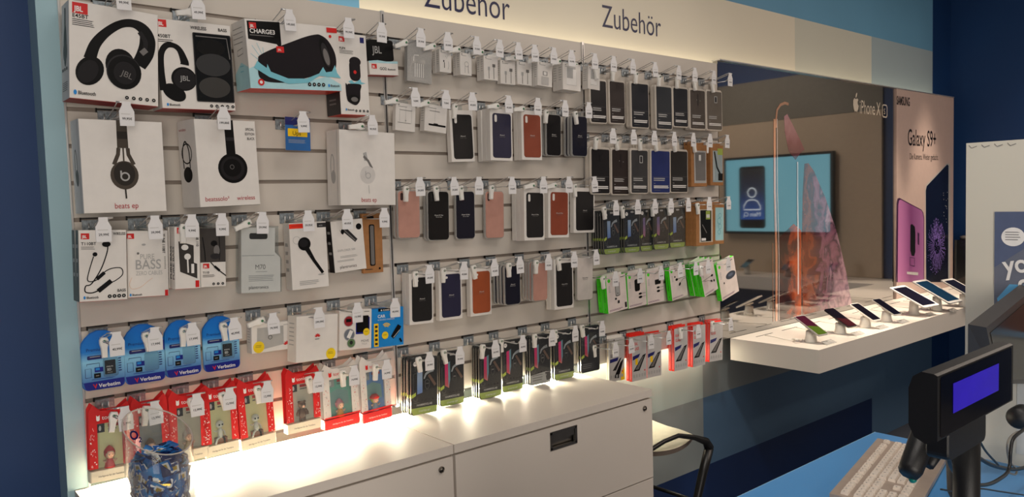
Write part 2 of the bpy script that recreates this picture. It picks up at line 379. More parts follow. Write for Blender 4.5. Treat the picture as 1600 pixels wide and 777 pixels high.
f.poly([g(u, v) for u, v in rc], PURD); f.poly([g(.06+u*.92, .012+v) for u, v in rc[:-2]]+[g(.98,1),g(.06,1)], purple)
f.poly([g(u,v) for u,v in [(.5,.27),(.56,.25),(.66,.27),(.68,.35),(.68,.6),(.64,.66),(.55,.66),(.5,.6)]], BLACK)
f.poly([g(u,v) for u,v in [(.76,.33),(.82,.34),(.82,.5),(.76,.49)]], PURD); f.poly([g(u,v) for u,v in [(.48,.68),(.66,.68),(.66,.8),(.48,.79)]], PURD)
f.poly([g(u,v) for u,v in [(.5,.69),(.64,.69),(.64,.785),(.5,.78)]], purple)
f.poly([g(u,v) for u,v in [(.38,.87),(.78,.87),(.78,.91),(.38,.9)]], LGREY); mb.build('lilac_phone_picture', root)
mb = MB(); f = gf(mb); NVY = mat('midnight_print', (10,16,36), .2); VIO = mat('violet_spark', (150,120,210), .4)
f.poly([q3(*p) for p in [(1484.5,258),(1484,441),(1446,441),(1445.5,297),(1447,289),(1478,257),(1481,255)]], LGREY)
f.poly([q3(*p) for p in [(1482,259),(1481.5,441),(1447,441),(1446.5,298),(1448,291),(1477,260),(1480,257)]], NVY)
c = q3(1463,385)
for k in range(330):
    a = random.random()*2*PI; r = math.sqrt(random.random()); L = .004+.012*random.random(); x = c[0]+.165*r*math.cos(a); z = c[1]+.205*r*math.sin(a)
    f.mb.add([f.P(x-.0035, z), f.P(x+L*math.cos(a), z+L*math.sin(a)+.003), f.P(x+.0035, z-.003)], [(0,1,2)], VIO)
f.up()
for k in range(70):
    a = 2*PI*k/70; f.stroke([(c[0]+.05*math.cos(a), c[1]+.06*math.sin(a)), (c[0]+(.12+.05*random.random())*math.cos(a), c[1]+(.15+.06*random.random())*math.sin(a))], .0016, VIO)
for k in range(14): a = q3(1470+9*random.random(), 300+random.random()*50); f.circ(a[0], a[1], .004, LGREY, 6)
mb.build('dandelion_phone_picture', root)
mb = MB(); f = gf(mb); a = q3(1401,163); f.text('SAMSUNG', a[0], a[1], .082, BLACK, bold=.03, sx=.56)
a = q3(1418,227); f.text('Galaxy S9+', a[0], a[1], .165, BLACK, bold=.006, sx=.66); a = q3(1421,249); f.text('Die Kamera. Weiter gedacht.', a[0], a[1], .062, BLACK, sx=.68); mb.build('poster_lettering', root)
tag(root, 'pale poster with Galaxy S9+ lettering, lilac phone and dark dandelion phone', 'poster')
# light cap along the top of the posters
mb = MB(); mb.box(2.99, 6.06, -.016, .035, 2.206, 2.212, CHROME)
tag(mb.build('poster_rail'), 'thin metal rail along the top edge of both posters', 'rail')
# ------------------------------------------------------------------ display shelf
SHW = mat('satin_white_shelf', (222,214,204), .35, var=.01, scale=4)
root = empty('display_shelf'); root.location = (3.07, -.5, .634)
mb = MB(); mb.box(0, XR-3.07, 0, .498, 0, .116, SHW); mb.build('long_board', root)
mb = MB(); mb.box(XR-3.07-.45, XR-3.07, -3.0, 0, 0, .116, SHW); mb.build('return_board', root)
mb = MB(); 
for x in (.12, 1.2, 2.2): 
    for a in range(4): mb.box(x+a*.26, x+a*.26+.16, .415, .421, .116, .1168, DGREY)
mb.build('cable_slot', root)
tag(root, 'white wall mounted display shelf with cable slots under the posters', 'shelf')
# poster board and television on the end wall, seen mirrored in the black poster
mb = MB(); mb.box(XR-.031, XR-.001, -3.4, -.63, .752, 2.2, mat('warm_white_board', (178,160,138), .5, var=.02)); o = mb.build('display_board'); b_ = MB(); b_.box(XR-.012, XR-.001, -3.4, -.63, 2.205, 2.60, mat('grey_fascia', (112,108,98), .5)); tag(b_.build('fascia_board'), 'grey cream fascia board above the beige end wall board, seen mirrored', 'board'); tag(o, 'plain beige board on end wall, seen mirrored in the black poster', 'board')
root = empty('television'); root.location = (XR-.0885, -1.6, 1.125)
mb = MB(); mb.box(0, .05, -.565, .565, 0, .75, BLACK); mb.box(.05, .055, -.2, .2, .2, .5, DGREY); mb.build('casing', root)
scr = ramp_mat('blue_screen_picture', [(0,(128,196,215)),(1,(112,182,205))], 'Z', 0, .75, emit=.6)
mb = MB(); f = Face(mb, 1, 1, (0,0,0), (0,-1,0), (0,0,1), (-1,0,0), .001); f.rect(-.54, .025, .54, .725, scr); o = mb.build('screen', root); o['label'] = 'bright blue screen'
scd = ramp_mat('app_screen_picture', [(0,(14,80,170)),(.6,(18,36,70)),(1,(14,20,30))], 'Z', .15, .6, emit=.5); LWH = mat('lit_white_pixels', (220,235,245), .4, emit=.9)
mb = MB(); f = Face(mb, 1, 1, (0,0,0), (0,-1,0), (0,0,1), (-1,0,0), .0016)
f.rr(.105, .055, .39, .655, .03, BLACK); f.rect(.115, .14, .38, .63, scd); f.ring(.25, .40, .045, .01, LWH)
f.stroke([(.16,.235),(.16,.27),(.19,.315),(.22,.33),(.28,.33),(.31,.315),(.34,.27),(.34,.235),(.16,.235)], .01, LWH); f.text('Mein O', .155, .17, .06, LWH); f.text('2', .33, .16, .035, LWH)
mb.build('phone_picture', root)
tag(root, 'television showing a blue screen with phone, seen mirrored in black poster', 'television')
# ------------------------------------------------------------------ product makers: each returns a function that fills one root
def jbl(f, x, y, s):   # red square logo, s = side in metres, x,y top left
    f.rect(x, y-s*.78/f.h, x+s/f.w, y, RED); f.text('JBL', x+s*.14/f.w, y-s*.62/f.h, s*.52, WHITE, bold=.03, sx=.8)
def icons(f, x, y, r, n, dx):
    for k in range(n): f.circ(x+k*dx, y, r, BLACK, 12); f.ell(x+k*dx, y, r*.4/f.w, r*.4/f.h, LGREY, n=6)
def bt(f, x, y, s): f.ell(x, y+s*.35/f.h, s*.3/f.w, s*.5/f.h, BLUE, n=12); f.text('Bluetooth', x+s*.5/f.w, y, s, DGREY, bold=.02, sx=.8)
REDCARD = mat('red_carton_side', (170,28,24), .45)
SHEEN = mat('charcoal_sheen_print', (28,26,28), .35, spec=.3)
def carton(t, w, h, d, face, m=CARD, side=None, bottom=None, name='carton'):
    mb = MB(); b = .0012
    mb.prism([(-w/2,0),(w/2,0),(w/2,h),(-w/2,h)], 0, d, m, bev=b)
    if bottom: mb.box(-w/2+.001, w/2-.001, .001, d-.001, -.0006, .002, bottom)
    if side: side(leftside(mb, w, h, d))
    o = mb.build(name, t); mb2 = MB(); face(front(mb2, w, h)); 
    if mb2.v: mb2.build('front_print', t)
    return o
def tab(t, w, h, up, d=.001, m=None):   # hanging tab above a pack
    if up > .004:
        mb = MB(); pts = rrect(-w/2, h-.004, w/2, h+up, .004, 3); mb.prism(pts, d, d+.0012, m or CLEAR); mb.build('hang_tab', t)
def f_e45(f):
    jbl(f, .035, .985, .036); f.text('E45BT', .035, .83, .014, BLACK, bold=.02); f.lines(.035, .74, .3, .815, 4, DGREY)
    f.curve([(.22,.42),(.28,.58),(.40,.72),(.56,.83),(.71,.86),(.83,.81),(.875,.7),(.85,.56),(.77,.42)], .02, BLACK, ts=[.03,.026,.022,.02,.022,.03,.04,.042,.036])
    f.curve([(.78,.78),(.85,.68),(.83,.56)], .012, SHEEN); f.stroke([(.80,.55),(.86,.60)], .014, MGREY)
    f.ell(.22,.30,.145,.16,BLACK,rot=-.5); f.ell(.20,.29,.10,.13,SHEEN,rot=-.5); f.ell(.56,.40,.17,.17,BLACK); f.ell(.60,.33,.20,.185,DGREY); f.ell(.605,.325,.19,.175,BLACK); f.ell(.61,.32,.13,.12,SHEEN)
    f.text('JBL', .56, .295, .022, MGREY, rot=-.35); bt(f, .06, .045, .013); icons(f, .63, .06, .0048, 5, .078)
def s_e45(f):
    f.ell(.5,.56,.2,.22,BLACK); f.ell(.5,.5,.26,.11,DGREY); f.stroke([(.5,.95),(.5,.7)], .014, BLACK); f.lines(.15,.08,.9,.18,5,MGREY); f.rect(.1,.3,.3,.33,DGREY); f.rect(.4,.3,.55,.33,DGREY); f.rect(.65,.3,.8,.33,DGREY)
def f_e450(f):
    jbl(f, 0, .99, .026); f.text('450BT', 0, .79, .013, BLACK, bold=.02); f.lines(0,.73,.2,.77,2,DGREY)
    f.curve([(.03,.2),(.02,.4),(.03,.6),(.1,.7),(.2,.71),(.28,.66),(.33,.54),(.33,.5)], .014, BLACK, ts=[.02,.016,.016,.016,.014,.016,.022,.024])
    f.ell(.17,.18,.16,.09,BLACK,rot=-.5); f.ell(.31,.34,.17,.135,BLACK); f.ell(.32,.335,.15,.12,SHEEN); f.text('JBL',.26,.32,.02,LGREY)
    f.text('WIRELESS', .44, .915, .013, DGREY, bold=.02, sx=.8); f.text('BASS', .82, .92, .012, DGREY, bold=.02); bt(f, .07, .03, .009); icons(f, .66, .045, .0045, 5, .075)
    f.rr(.46,.09,.99,.88,.004,DGREY)
    f.rr(.475,.10,.975,.87,.004,mat('window_dark', (20,22,25), .15)); f.ell(.70,.72,.2,.1,BLACK); f.ell(.72,.52,.24,.13,mat('cushion_print', (32,32,34), .5)); f.ell(.72,.26,.22,.12,mat('tan_pad_print', (44,41,38), .5)); f.stroke([(.5,.84),(.93,.84),(.96,.6)], .003, MGREY)
WATER = mat('water_print', (120,190,205), .35); WATER2 = mat('pale_water_print', (175,215,222), .35); RUB = mat('speaker_cloth_print', (24,19,24), .5, spec=.2)
def f_charge(f):
    f.poly([(.0,.0),(.0,.28),(.12,.36),(.3,.22),(.6,.13),(.85,.22),(1,.10),(1,0)], WATER2)
    f.poly([(.02,.97),(.36,.99),(.36,.66),(.34,.60),(.31,.66),(.02,.71)], BLACK); jbl(f, .04, .95, .022); f.text('CHARGE3', .04, .80, .018, WHITE, bold=.02); f.lines(.04,.745,.3,.775,1,MGREY)
    for p in [[(.05,.62),(.13,.45)],[(.1,.66),(.15,.48)],[(.03,.5),(.12,.4)],[(.16,.6),(.16,.45)]]: f.stroke(p, .0012, WATER)
    f.spoly([(.10,.42),(.12,.48),(.25,.58),(.45,.70),(.62,.80),(.74,.85),(.80,.85),(.88,.78),(.95,.6),(.96,.42),(.92,.30),(.80,.26),(.55,.16),(.38,.10),(.18,.10),(.1,.16),(.09,.28)], RUB)
    f.ell(.84,.56,.055,.25,BLACK,rot=.22); f.ell(.845,.55,.04,.19,DGREY,rot=.22); f.ell(.85,.52,.03,.13,MGREY,rot=.22); f.rect(.3,.54,.38,.63,RED); f.text('JBL',.315,.565,.009,WHITE)
    f.poly([(.05,.30),(.09,.40),(.12,.36),(.18,.30),(.19,.36),(.22,.25),(.4,.16),(.6,.17),(.75,.26),(.8,.36),(.83,.28),(.9,.3),(.94,.4),(.96,.28),(1,.2),(.9,.21),(.75,.22),(.62,.11),(.4,.08),(.2,.17)], WATER)
    f.rect(.875,.90,.995,.975,RED); f.circ(.91,.84,.005,RED,10); f.circ(.11,.09,.010,RED,14); f.circ(.11,.09,.005,WHITE,8); icons(f, .63, .085, .006, 4, .052); bt(f, .85, .06, .010)
def s_charge(f):
    f.poly([(0,0),(0,.25),(.5,.4),(1,.3),(1,0)], WATER2); f.lines(.1,.62,.9,.9,4,MGREY,fill=.12); f.stroke([(.3,.5),(.7,.52),(.7,.6),(.3,.58),(.3,.5)], .002, MGREY); f.lines(.4,.2,.7,.35,2,WATER,fill=.2)
def f_flip(f):
    jbl(f, .06, .955, .021); f.text('FLIP4', .06, .80, .010, BLACK, bold=.02); f.lines(.06,.74,.55,.79,3,MGREY); f.rect(.78,.90,.92,.97,NAVYP)
    f.poly([(x/f.w,y/f.h) for x,y in rrect(.36*f.w,.42*f.h,.74*f.w,.68*f.h,.018)], RUB); f.ell(.57,.66,.2,.06,RUB); f.circ(.55,.53,.006,RED,10)
    f.poly([(.30,.41),(.42,.43),(.5,.40),(.62,.42),(.72,.45),(.75,.41),(.9,.40),(.75,.385),(.5,.37),(.38,.385)], WATER); f.spoly([(.2,.38),(.27,.36),(.30,.38),(.72,.38),(.7,.3),(.68,.2),(.62,.15),(.5,.12),(.3,.15),(.22,.2)], RUB); f.ell(.46,.2,.2,.05,BLACK); f.ell(.48,.19,.12,.03,MGREY); bt(f, .18, .05, .008); icons(f, .52, .05, .004, 4, .13)
DKS = mat('dark_photo_side', (28,24,26), .4)
def s_flip(f): f.rect(0,0,1,1,DKS); f.ell(.5,.55,.3,.2,SHEEN); f.lines(.2,.1,.8,.2,2,MGREY)
def make_carton(face, side=None, m=CARD, bottom=None, dd=None):
    def fn(t, w, h, d, up): carton(t, w, h, d, face, m, side, bottom); tab(t, min(.05, w*.4), h, up, d*.5)
    return fn
def mk_go(t, w, h, d, up):
    mb = MB(); mb.prism(rrect(-w/2+.004, h*.42, w/2-.006, h, .008), .002, d, BLACK, bev=.001); f = Face(mb, w, h, (-w/2,.002,0)); f.text('JBL', .22, .62, .034, LGREY, sx=.8, bold=.01); o = mb.build('black_card', t)
    mb = MB(); mb.prism([(-w/2,0),(w/2,0),(w/2,h*.38),(-w/2,h*.38)], -.01, d, CARD, bev=.001); mb.box(-w/2+.001,w/2-.001,-.009,d,-.0006,.002,REDCARD); f = Face(mb, w, h, (-w/2,-.01,0)); f.poly([(0,.38),(.3,.41),(.6,.38),(1,.40),(1,.33),(0,.33)], WATER2); jbl(f, .08, .3, .020); f.text('GO2', .35, .14, .013, BLACK, bold=.02); f.text('Bluetooth', .62, .14, .008, DGREY, bold=.02); mb.build('carton', t); tab(t, .03, h, up, d*.5)
OLIVE = mat('taupe_gloss_print', (74,66,58), .25)
def f_beatsep(dark=True):
    A = OLIVE if dark else LGREY; B = mat('deep_taupe_print', (46,42,38), .25) if dark else WHITE
    def fn(f):
        c = .5 if dark else .49
        if dark:
            f.poly([(.435,1),(.56,1),(.565,.70),(.43,.70)], A); f.poly([(.435,.88),(.56,.88),(.56,.80),(.433,.80)], B)
            f.stroke([(.445,.70),(.435,.63),(.38,.52)], .010, A); f.stroke([(.555,.70),(.56,.63),(.62,.52)], .010, A); f.stroke([(.5,.7),(.5,.5)], .004, A)
            f.ell(.5,.405,.17,.155,A); f.ell(.5,.42,.13,.13,B); f.ring(.505,.39,.010,.004,LGREY); f.stroke([(.458,.455),(.458,.385)], .004, LGREY); f.stroke([(.5,.255),(.505,.15)], .004, B)
        else:
            f.poly([(.41,.70),(.47,.72),(.50,.60),(.43,.60)], LGREY); f.ring(.49,.41,.026,.004,LGREY,30); f.stroke([(.42,.66),(.50,.60),(.57,.50)], .008, MGREY)
            f.ell(.49,.41,.135,.12,mat('pearl_print',(205,200,196),.3)); f.ring(.495,.40,.009,.003,LGREY); f.stroke([(.450,.46),(.450,.40)], .003, LGREY); f.stroke([(.5,.27),(.51,.16)], .002, LGREY)
        f.text('beats ep' , .5, .045, .021, BRED, align='C', sx=.85)
    return fn
def s_beats(dark=True):
    def fn(f): f.curve([(.35,.35),(.3,.55),(.4,.68),(.55,.6),(.55,.4)], .004, DGREY if dark else LGREY); f.ell(.5,.38,.17,.09,DGREY if dark else LGREY); f.rect(.80,0.0,.83,1,LGREY)
    return fn
def f_solo(f):
    f.poly([(.47,1),(.62,1),(.63,.60),(.48,.60)], BLACK); f.poly([(.475,.80),(.62,.80),(.62,.76),(.475,.76)], DGREY); f.ell(.57,.44,.245,.175,BLACK); f.ell(.565,.44,.20,.14,SHEEN); f.ell(.56,.445,.15,.105,BLACK); f.ring(.555,.455,.006,.0015,MGREY)
    f.text('beatssolo³', .08, .065, .018, BRED, maxw=.50); f.text('wireless', .60, .065, .018, BRED, maxw=.33)
    for k, s in enumerate(('SPECIAL','EDITION','BLACK')): f.text(s, .97, .885-.055*k, .0105, DGREY, align='R', bold=.01, sx=.75)
def s_solo(f): f.ring(.45,.62,.028,.004,BLACK,20); f.curve([(.25,.45),(.22,.65),(.4,.76),(.58,.65),(.6,.45)], .005, BLACK); f.ell(.45,.38,.25,.09,BLACK); f.text('wireless', .1, .88, .012, BRED, maxw=.85)
def f_ups(f):
    f.rect(0,0,1,1,mat('ups_blue_print',(40,100,165),.4)); f.rect(0,.76,1,1,NAVYP); f.rr(.1,.42,.88,.66,.002,YEL); f.text('Ups', .28, .46, .018, BLACK); f.lines(.12,.2,.88,.32,3,LGREY,fill=.3)
def f_t110(f):
    jbl(f, .05, .955, .020); f.text('T110BT', .05, .79, .011, BLACK, bold=.02); f.lines(.05,.72,.35,.77,3,MGREY); f.text('WIRELESS', .72, .93, .010, BLACK, bold=.02, maxw=.26)
    f.curve([(.60,.79),(.58,.68),(.45,.45),(.25,.25),(.13,.22),(.12,.14),(.25,.12),(.4,.15)], .003, BLACK); f.curve([(.30,.63),(.2,.42),(.17,.30),(.27,.28),(.4,.32),(.55,.42),(.72,.46),(.88,.45),(.9,.36),(.75,.28),(.62,.25)], .0025, BLACK)
    f.ell(.57,.80,.09,.04,BLACK); f.ell(.33,.66,.05,.03,BLACK); f.stroke([(.36,.31),(.52,.40)], .009, BLACK); f.stroke([(.38,.14),(.66,.28)], .012, BLACK); bt(f, .1, .04, .009); icons(f, .62, .06, .005, 4, .1); f.text('BASS', .78, .12, .010, BLACK, bold=.02)
def s_dark(f): f.rect(0,0,1,1,DKS); f.lines(.2,.2,.8,.8,3,LGREY,fill=.25)
def s_pure(f): f.text('PURE BASS', .75, .3, .018, DGREY, rot=PI/2, bold=.02)
FEM = mat('faint_grey_print', (190,186,182), .45)
def f_pure(f):
    jbl(f, 0, .96, .019); f.text('PURE', .3, .57, .021, LGREY, sx=.8); f.text('BASS', .18, .42, .038, LGREY, sx=.85, bold=.01); f.text('ZERO CABLES', .2, .33, .016, LGREY, sx=.7)
    f.curve([(.1,.3),(.04,.2),(.1,.13),(.3,.15),(.5,.24),(.6,.28)], .0015, mat('peach_cord_print',(225,195,175),.4)); f.ell(.26,.66,.03,.018,MGREY); f.ell(.4,.79,.05,.015,LGREY); f.text('TUNE 110BT', .86, .95, .010, DGREY, rot=-PI/2, bold=.02); f.lines(.9,.4,.94,.6,8,MGREY); f.rect(.9,.0,.98,.09,RED); bt(f, .06, .025, .008)
def f_tune(f):
    jbl(f, .1, .99, .022); f.poly([(.15,.77),(.75,.70),(.75,.42),(.88,.40),(.88,.16),(.2,.28)], mat('window_grey', (60,56,54), .2)); f.ell(.4,.67,.14,.045,WHITE); f.ell(.5,.52,.13,.05,WHITE); f.stroke([(.5,.5),(.52,.26)], .004, WHITE); f.stroke([(.7,.4),(.7,.25)], .008, WHITE); f.text('TUNE 110', .85, .93, .010, DGREY, rot=-PI/2, bold=.02); f.rect(.80,.02,.95,.13,RED)
def f_t110b(f):
    f.rect(0,.42,1,1,mat('window_grey2', (66,62,60), .15)); f.stroke([(.1,.85),(.18,.6),(.2,.44)], .003, BLACK); f.ell(.55,.74,.13,.05,BLACK); f.stroke([(.75,.9),(.78,.6),(.75,.45)], .002, BLACK); f.ell(.65,.62,.12,.09,MGREY); f.ell(.6,.52,.2,.05,DGREY); jbl(f, .1, .40, .018); f.text('T110', .08, .23, .009, BLACK, bold=.02); f.lines(.08,.16,.6,.21,3,MGREY)
    f.stroke([(.4,.42),(.6,.32),(1,.18)], .003, BLACK); f.stroke([(.55,.35),(.75,.27)], .007, BLACK); icons(f, .5, .05, .004, 3, .18)
def s_stack(f): f.text('PURE BASS', .8, .15, .02, DGREY, rot=PI/2, bold=.02)
def mk_m70(t, w, h, d, up):
    mb = MB(); mb.prism([(-w/2,0),(w/2,0),(w/2,h*.52),(w*.36,h*.60),(w*.36,h*.97),(-w/2,h*.97)], .004, d, CARD, bev=.001)
    f = Face(mb, w, h, (-w/2,.004,0)); f.rect(.01,.55,.84,.56,LGREY); f.rr(.2,.80,.66,.89,.006,BLACK); f.text('M70', .34, .35, .021, MGREY, sx=.9); f.rect(.36,.31,.65,.318,LGREY); f.lines(.18,.16,.85,.26,4,LGREY); f.text('plantronics', .18, .06, .014, DGREY, maxw=.62)
    mb.build('carton', t); mb = MB(); mb.prism([(-w/2-.004,0),(w/2+.003,0),(w/2+.003,h*.5),(w*.44,h*.6),(w*.44,h),(-w/2-.004,h)], 0, d+.01, CLEAR, bev=.002); mb.build('clear_shell', t); tab(t, .03, h, up, d*.5)
def f_voy(f):
    f.rect(.0,.915,.48,.985,ORANGE); f.rect(.75,.915,1,.985,DGREY); f.text('M70', .8, .93, .007, LGREY); f.lines(.05,.93,.4,.96,1,RED)
    f.ring(.18,.74,.012,.0012,LGREY,18); f.stroke([(.45,.60),(.62,.42),(.85,.22)], .011, BLACK, ts=[.016,.011,.010]); f.ell(.38,.68,.17,.10,BLACK); f.ell(.36,.69,.12,.06,SHEEN); f.ell(.80,.20,.09,.012,LGREY); f.text('plantronics', .5, .5, .001, WHITE)
    f.lines(.2,.05,.75,.125,3,LGREY)
def f_expl(f):
    f.stroke([(.38,.84),(.75,.58)], .014, DGREY, ts=[.018,.013]); f.stroke([(.40,.81),(.72,.58)], .004, MGREY); f.stroke([(.26,.82),(.3,.76),(.36,.72)], .003, LGREY); f.ell(.34,.78,.05,.05,BLACK); f.circ(.86,.85,.0105,BLACK,16); f.text('EXPLORER 500', .14, .40, .010, LGREY, maxw=.76); f.lines(.2,.26,.8,.31,2,LGREY); f.lines(.1,.19,.75,.23,2,LGREY); f.text('plantronics', .16, .07, .014, DGREY, maxw=.62)
def mk_kraftpen(t, w, h, d, up):
    mb = MB(); mb.prism([(-w/2,0),(w/2,0),(w/2,h),(-w/2,h)], 0, d, KRAFT, bev=.0008); f = front(mb, w, h); f.rr(.34,.12,.62,.82,.006,BLACK); f.rr(.40,.14,.58,.80,.005,MGREY); f.rr(.25,.92,.6,.96,.003,BLACK); f.lines(.1,.04,.5,.07,1,DGREY); f.circ(.82,.07,.004,BLACK,10); mb.build('kraft_card', t)
BLU1 = ramp_mat('card_blue_print', [(0,(0,70,160)),(.45,(140,200,230)),(.62,(20,120,205)),(1,(0,95,185))], 'Z', 0, .17, rough=.35); BLUD = mat('royal_blue_print', (18,30,130), .35)
def mk_verb(big=True, micro=True):
    def fn(t, w, h, d, up):
        mb = MB(); pts = rrect(-w/2,0,w/2,h*.78,.014); arc = [(w/2,.014)]
        out = [(w/2-.014+.014*math.cos(a), .014+.014*math.sin(a)) for a in [math.radians(-90+18*k) for k in range(6)]]+[(w/2,h*.70),(w*.44,h*.82),(w*.3,h*.93),(w*.1,h*.99),(-w*.1,h)]+[(-w*.27,h*.96),(-w*.40,h*.88),(-w*.48,h*.80),(-w/2,h*.74)]+[(-w/2+.014+.014*math.cos(a), .014+.014*math.sin(a)) for a in [math.radians(180+18*k) for k in range(6)]]
        mb.prism(out, 0, .0012, BLU1); f = front(mb, w, h)
        f.poly([(.03,.08),(.06,.02),(.12,0.002),(.88,.002),(.94,.02),(.985,.08),(.985,.15),(.01,.14)], BLUD); f.poly([(1,.70),(.82,.70),(.72,.64),(1,.52)], BLUD)
        f.poly([(.22,.10),(.25,.10),(.275,.055),(.30,.10),(.33,.10),(.285,.02)], RED); f.text('Verbatim', .36, .035, .0145, WHITE, bold=.02, maxw=.55); f.text('Premium', .10, .66, .012, NAVYP, maxw=.42)
        f.rr(.12,.52,.52,.585,.003,NAVYP); f.lines(.18,.54,.46,.57,1,LGREY)
        f.stroke([(.10,.42),(.10,.45),(.40,.45),(.40,.36)], .0014, NAVYP); f.stroke([(.06,.22),(.06,.37),(.2,.37),(.2,.22),(.06,.22)], .0012, NAVYP); f.rect(.28,.30,.48,.38,BLUD); f.rect(.3,.33,.4,.37,BLUE); f.rr(.26,.20,.42,.28,.001,BLACK); f.rect(.3,.23,.38,.25,MGREY)
        if micro: f.rr(.52,.24,.78,.48,.002,BLACK); f.text('micro', .56, .36, .007, WHITE, maxw=.2); f.text('SD', .57, .30, .009, WHITE, bold=.02); f.rect(.58,.26,.7,.28,MGREY)
        f.lines(.85,.25,.93,.5,6,NAVYP); f.lines(.2,.165,.8,.185,1,BLUD); f.lines(.06,.6,.5,.625,1,BLUE)
        mb.build('card', t)
        mb = MB(); mb.prism(rrect(.0-w*.02,h*.2,w*.34,h*.52,.006), -.006, 0, CLEAR, bev=.002); mb.build('clear_bubble', t)
    return fn
STICK = mat('yellow_sticker', (240,205,30), .4)
def sticker(f, x, y, r): f.circ(x, y, r, STICK); f.lines(x-.6*r/f.w, y-.2*r/f.h, x+.6*r/f.w, y+.3*r/f.h, 2, DGREY, fill=.25)
def flower(f, x, y, r):
    for k in range(5): a = math.radians(20+35*k); f.ell(x+r*.6*math.cos(a)/f.w, y+r*.6*math.sin(a)/f.h, r*.45/f.w, r*.2/f.h, RED, rot=a, n=8)
def f_huaL(f): f.poly([(.12,.08),(.14,.86),(.80,.86),(.80,.2)], mat('silver_router_print',(175,172,168),.3)); f.ring(.46,.5,.006,.0015,DGREY); sticker(f,.17,.2,.018); flower(f,.88,.17,.012); f.lines(.8,.85,.95,.9,1,LGREY)
def f_huaB(f): flower(f,.5,.52,.011); f.lines(.44,.45,.56,.48,1,DGREY); sticker(f,.83,.12,.018)
def s_lines(f): f.lines(.2,.3,.8,.85,6,LGREY,fill=.25)
def f_move(f):
    f.circ(.28,.72,.019,LGREY); f.circ(.28,.72,.0165,mat('crimson_photo',(150,30,40),.4)); f.rect(.2,.70,.36,.78,BLACK); f.circ(.3,.38,.021,LGREY); f.circ(.3,.38,.0185,mat('street_photo',(110,115,125),.4)); f.poly([(.22,.32),(.32,.50),(.42,.46),(.32,.28)], WHITE); f.circ(.36,.17,.0165,LGREY); f.circ(.36,.17,.014,mat('garden_photo',(90,120,80),.4)); f.ell(.36,.18,.05,.05,DGREY)
    f.rect(.50,.38,.93,.80,BLUD); f.rr(.52,.42,.90,.84,.004,BLACK); sticker(f,.83,.42,.0125); f.text('MOVE', .66, .17, .011, MGREY); f.text('TALK', .68, .10, .009, LGREY); f.lines(.75,.92,.95,.95,1,DGREY)
def f_car(f):
    f.rect(.2,.92,.6,1,BLACK); f.circ(.3,.95,.003,WHITE,8); f.text('ICAND', .35, .93, .008, WHITE, bold=.02, maxw=.24); f.text('CAR', .18, .76, .015, WHITE, bold=.02); f.text('WiFi', .55, .76, .015, LGREY, bold=.02); f.text('& DOUBLE CHARGER', .18, .69, .007, WHITE, maxw=.6)
    f.rect(.06,.03,.20,.62,YEL)
    for k in range(5): f.rect(.09,.07+.11*k,.17,.13+.11*k,DGREY)
    for r in (.010,.015,.02): f.stroke([(.44+r*math.cos(a)/f.w, .46+r*math.sin(a)/f.h) for a in [math.radians(40+15*k) for k in range(7)]], .0028, YEL)
    sticker(f,.40,.30,.013); f.stroke([(.62,.22),(.75,.36),(.86,.52)], .017, BLACK, ts=[.014,.02,.016]); f.stroke([(.66,.22),(.86,.40)], .003, LGREY); f.stroke([(.86,.18),(.92,.08)], .007, BLACK)
# phone cases ---------------------------------------------------------------
def case_outline(w, h, r, n=6): return rrect(-w/2, 0, w/2, h, r, n)
def casemat(nm, rgb): return mat(nm, rgb, .5, bump=.2)
def camcut(f, kind, m):
    if kind == 'x': f.rr(.09,.80,.22,.965,.006,m)
    elif kind == '8': f.rr(.10,.90,.32,.955,.008,m)
def mk_leather(col, l1, l2, cam, lx=1.0):
    """white carton whose front shows a phone case in a die-cut tray"""
    def fn(t, w, h, d, up):
        mb = MB(); mb.prism([(-w/2,0),(w/2,0),(w/2,h),(-w/2,h)], 0, d, CARD, bev=.0012); mb.build('carton', t)
        cw, chh = w*.83, h*.86; mb = MB(); o = rrect(-cw/2+w*.02, h*.055, cw/2+w*.02, h*.055+chh, .011, 6)
        mb.prism(o, -.0022, .001, col, bev=.001); f = Face(mb, cw, chh, (-cw/2+w*.02, -.0022, h*.055))
        camcut(f, cam, CARD); f.text(l1, .5, .50, .0062, FEM, align='C', bold=.02); f.text(l2, .5, .465, .0052, MGREY if l2[0] == 'L' else FEM, align='C')
        o = mb.build('phone_case', t); o['label'] = 'die-cut phone case'; tab(t, .03, h, up, d*.5)
    return fn
def mk_sili(col, l1, l2, cam, edge=None, txt=None):
    """moulded clear tray in the outline of the case it holds"""
    def fn(t, w, h, d, up):
        mb = MB(); mb.prism(rrect(-w/2,0,w/2,h,.014), .002, d, edge or FROST, bev=.0015); mb.build('clear_tray', t)
        mb = MB(); mb.prism(rrect(-w/2+.003,.003,w/2-.003,h-.003,.012), -.0005, .004, col, bev=.0015); f = Face(mb, w-.006, h-.006, (-w/2+.003,-.0005,.003))
        if cam: camcut(f, cam, mat('dark_cut', (60,40,38), .3) if cam == 'x' else LGREY)
        if l1: f.text(l1, .5, .50, .0062, txt or FEM, align='C', bold=.02); f.text(l2, .5, .465, .0052, txt or FEM, align='C')
        mb.build('phone_case', t); tab(t, .024, h, up, .003, CLEAR)
    return fn
SAMF = mat('milky_tray', (206,196,184), .3)
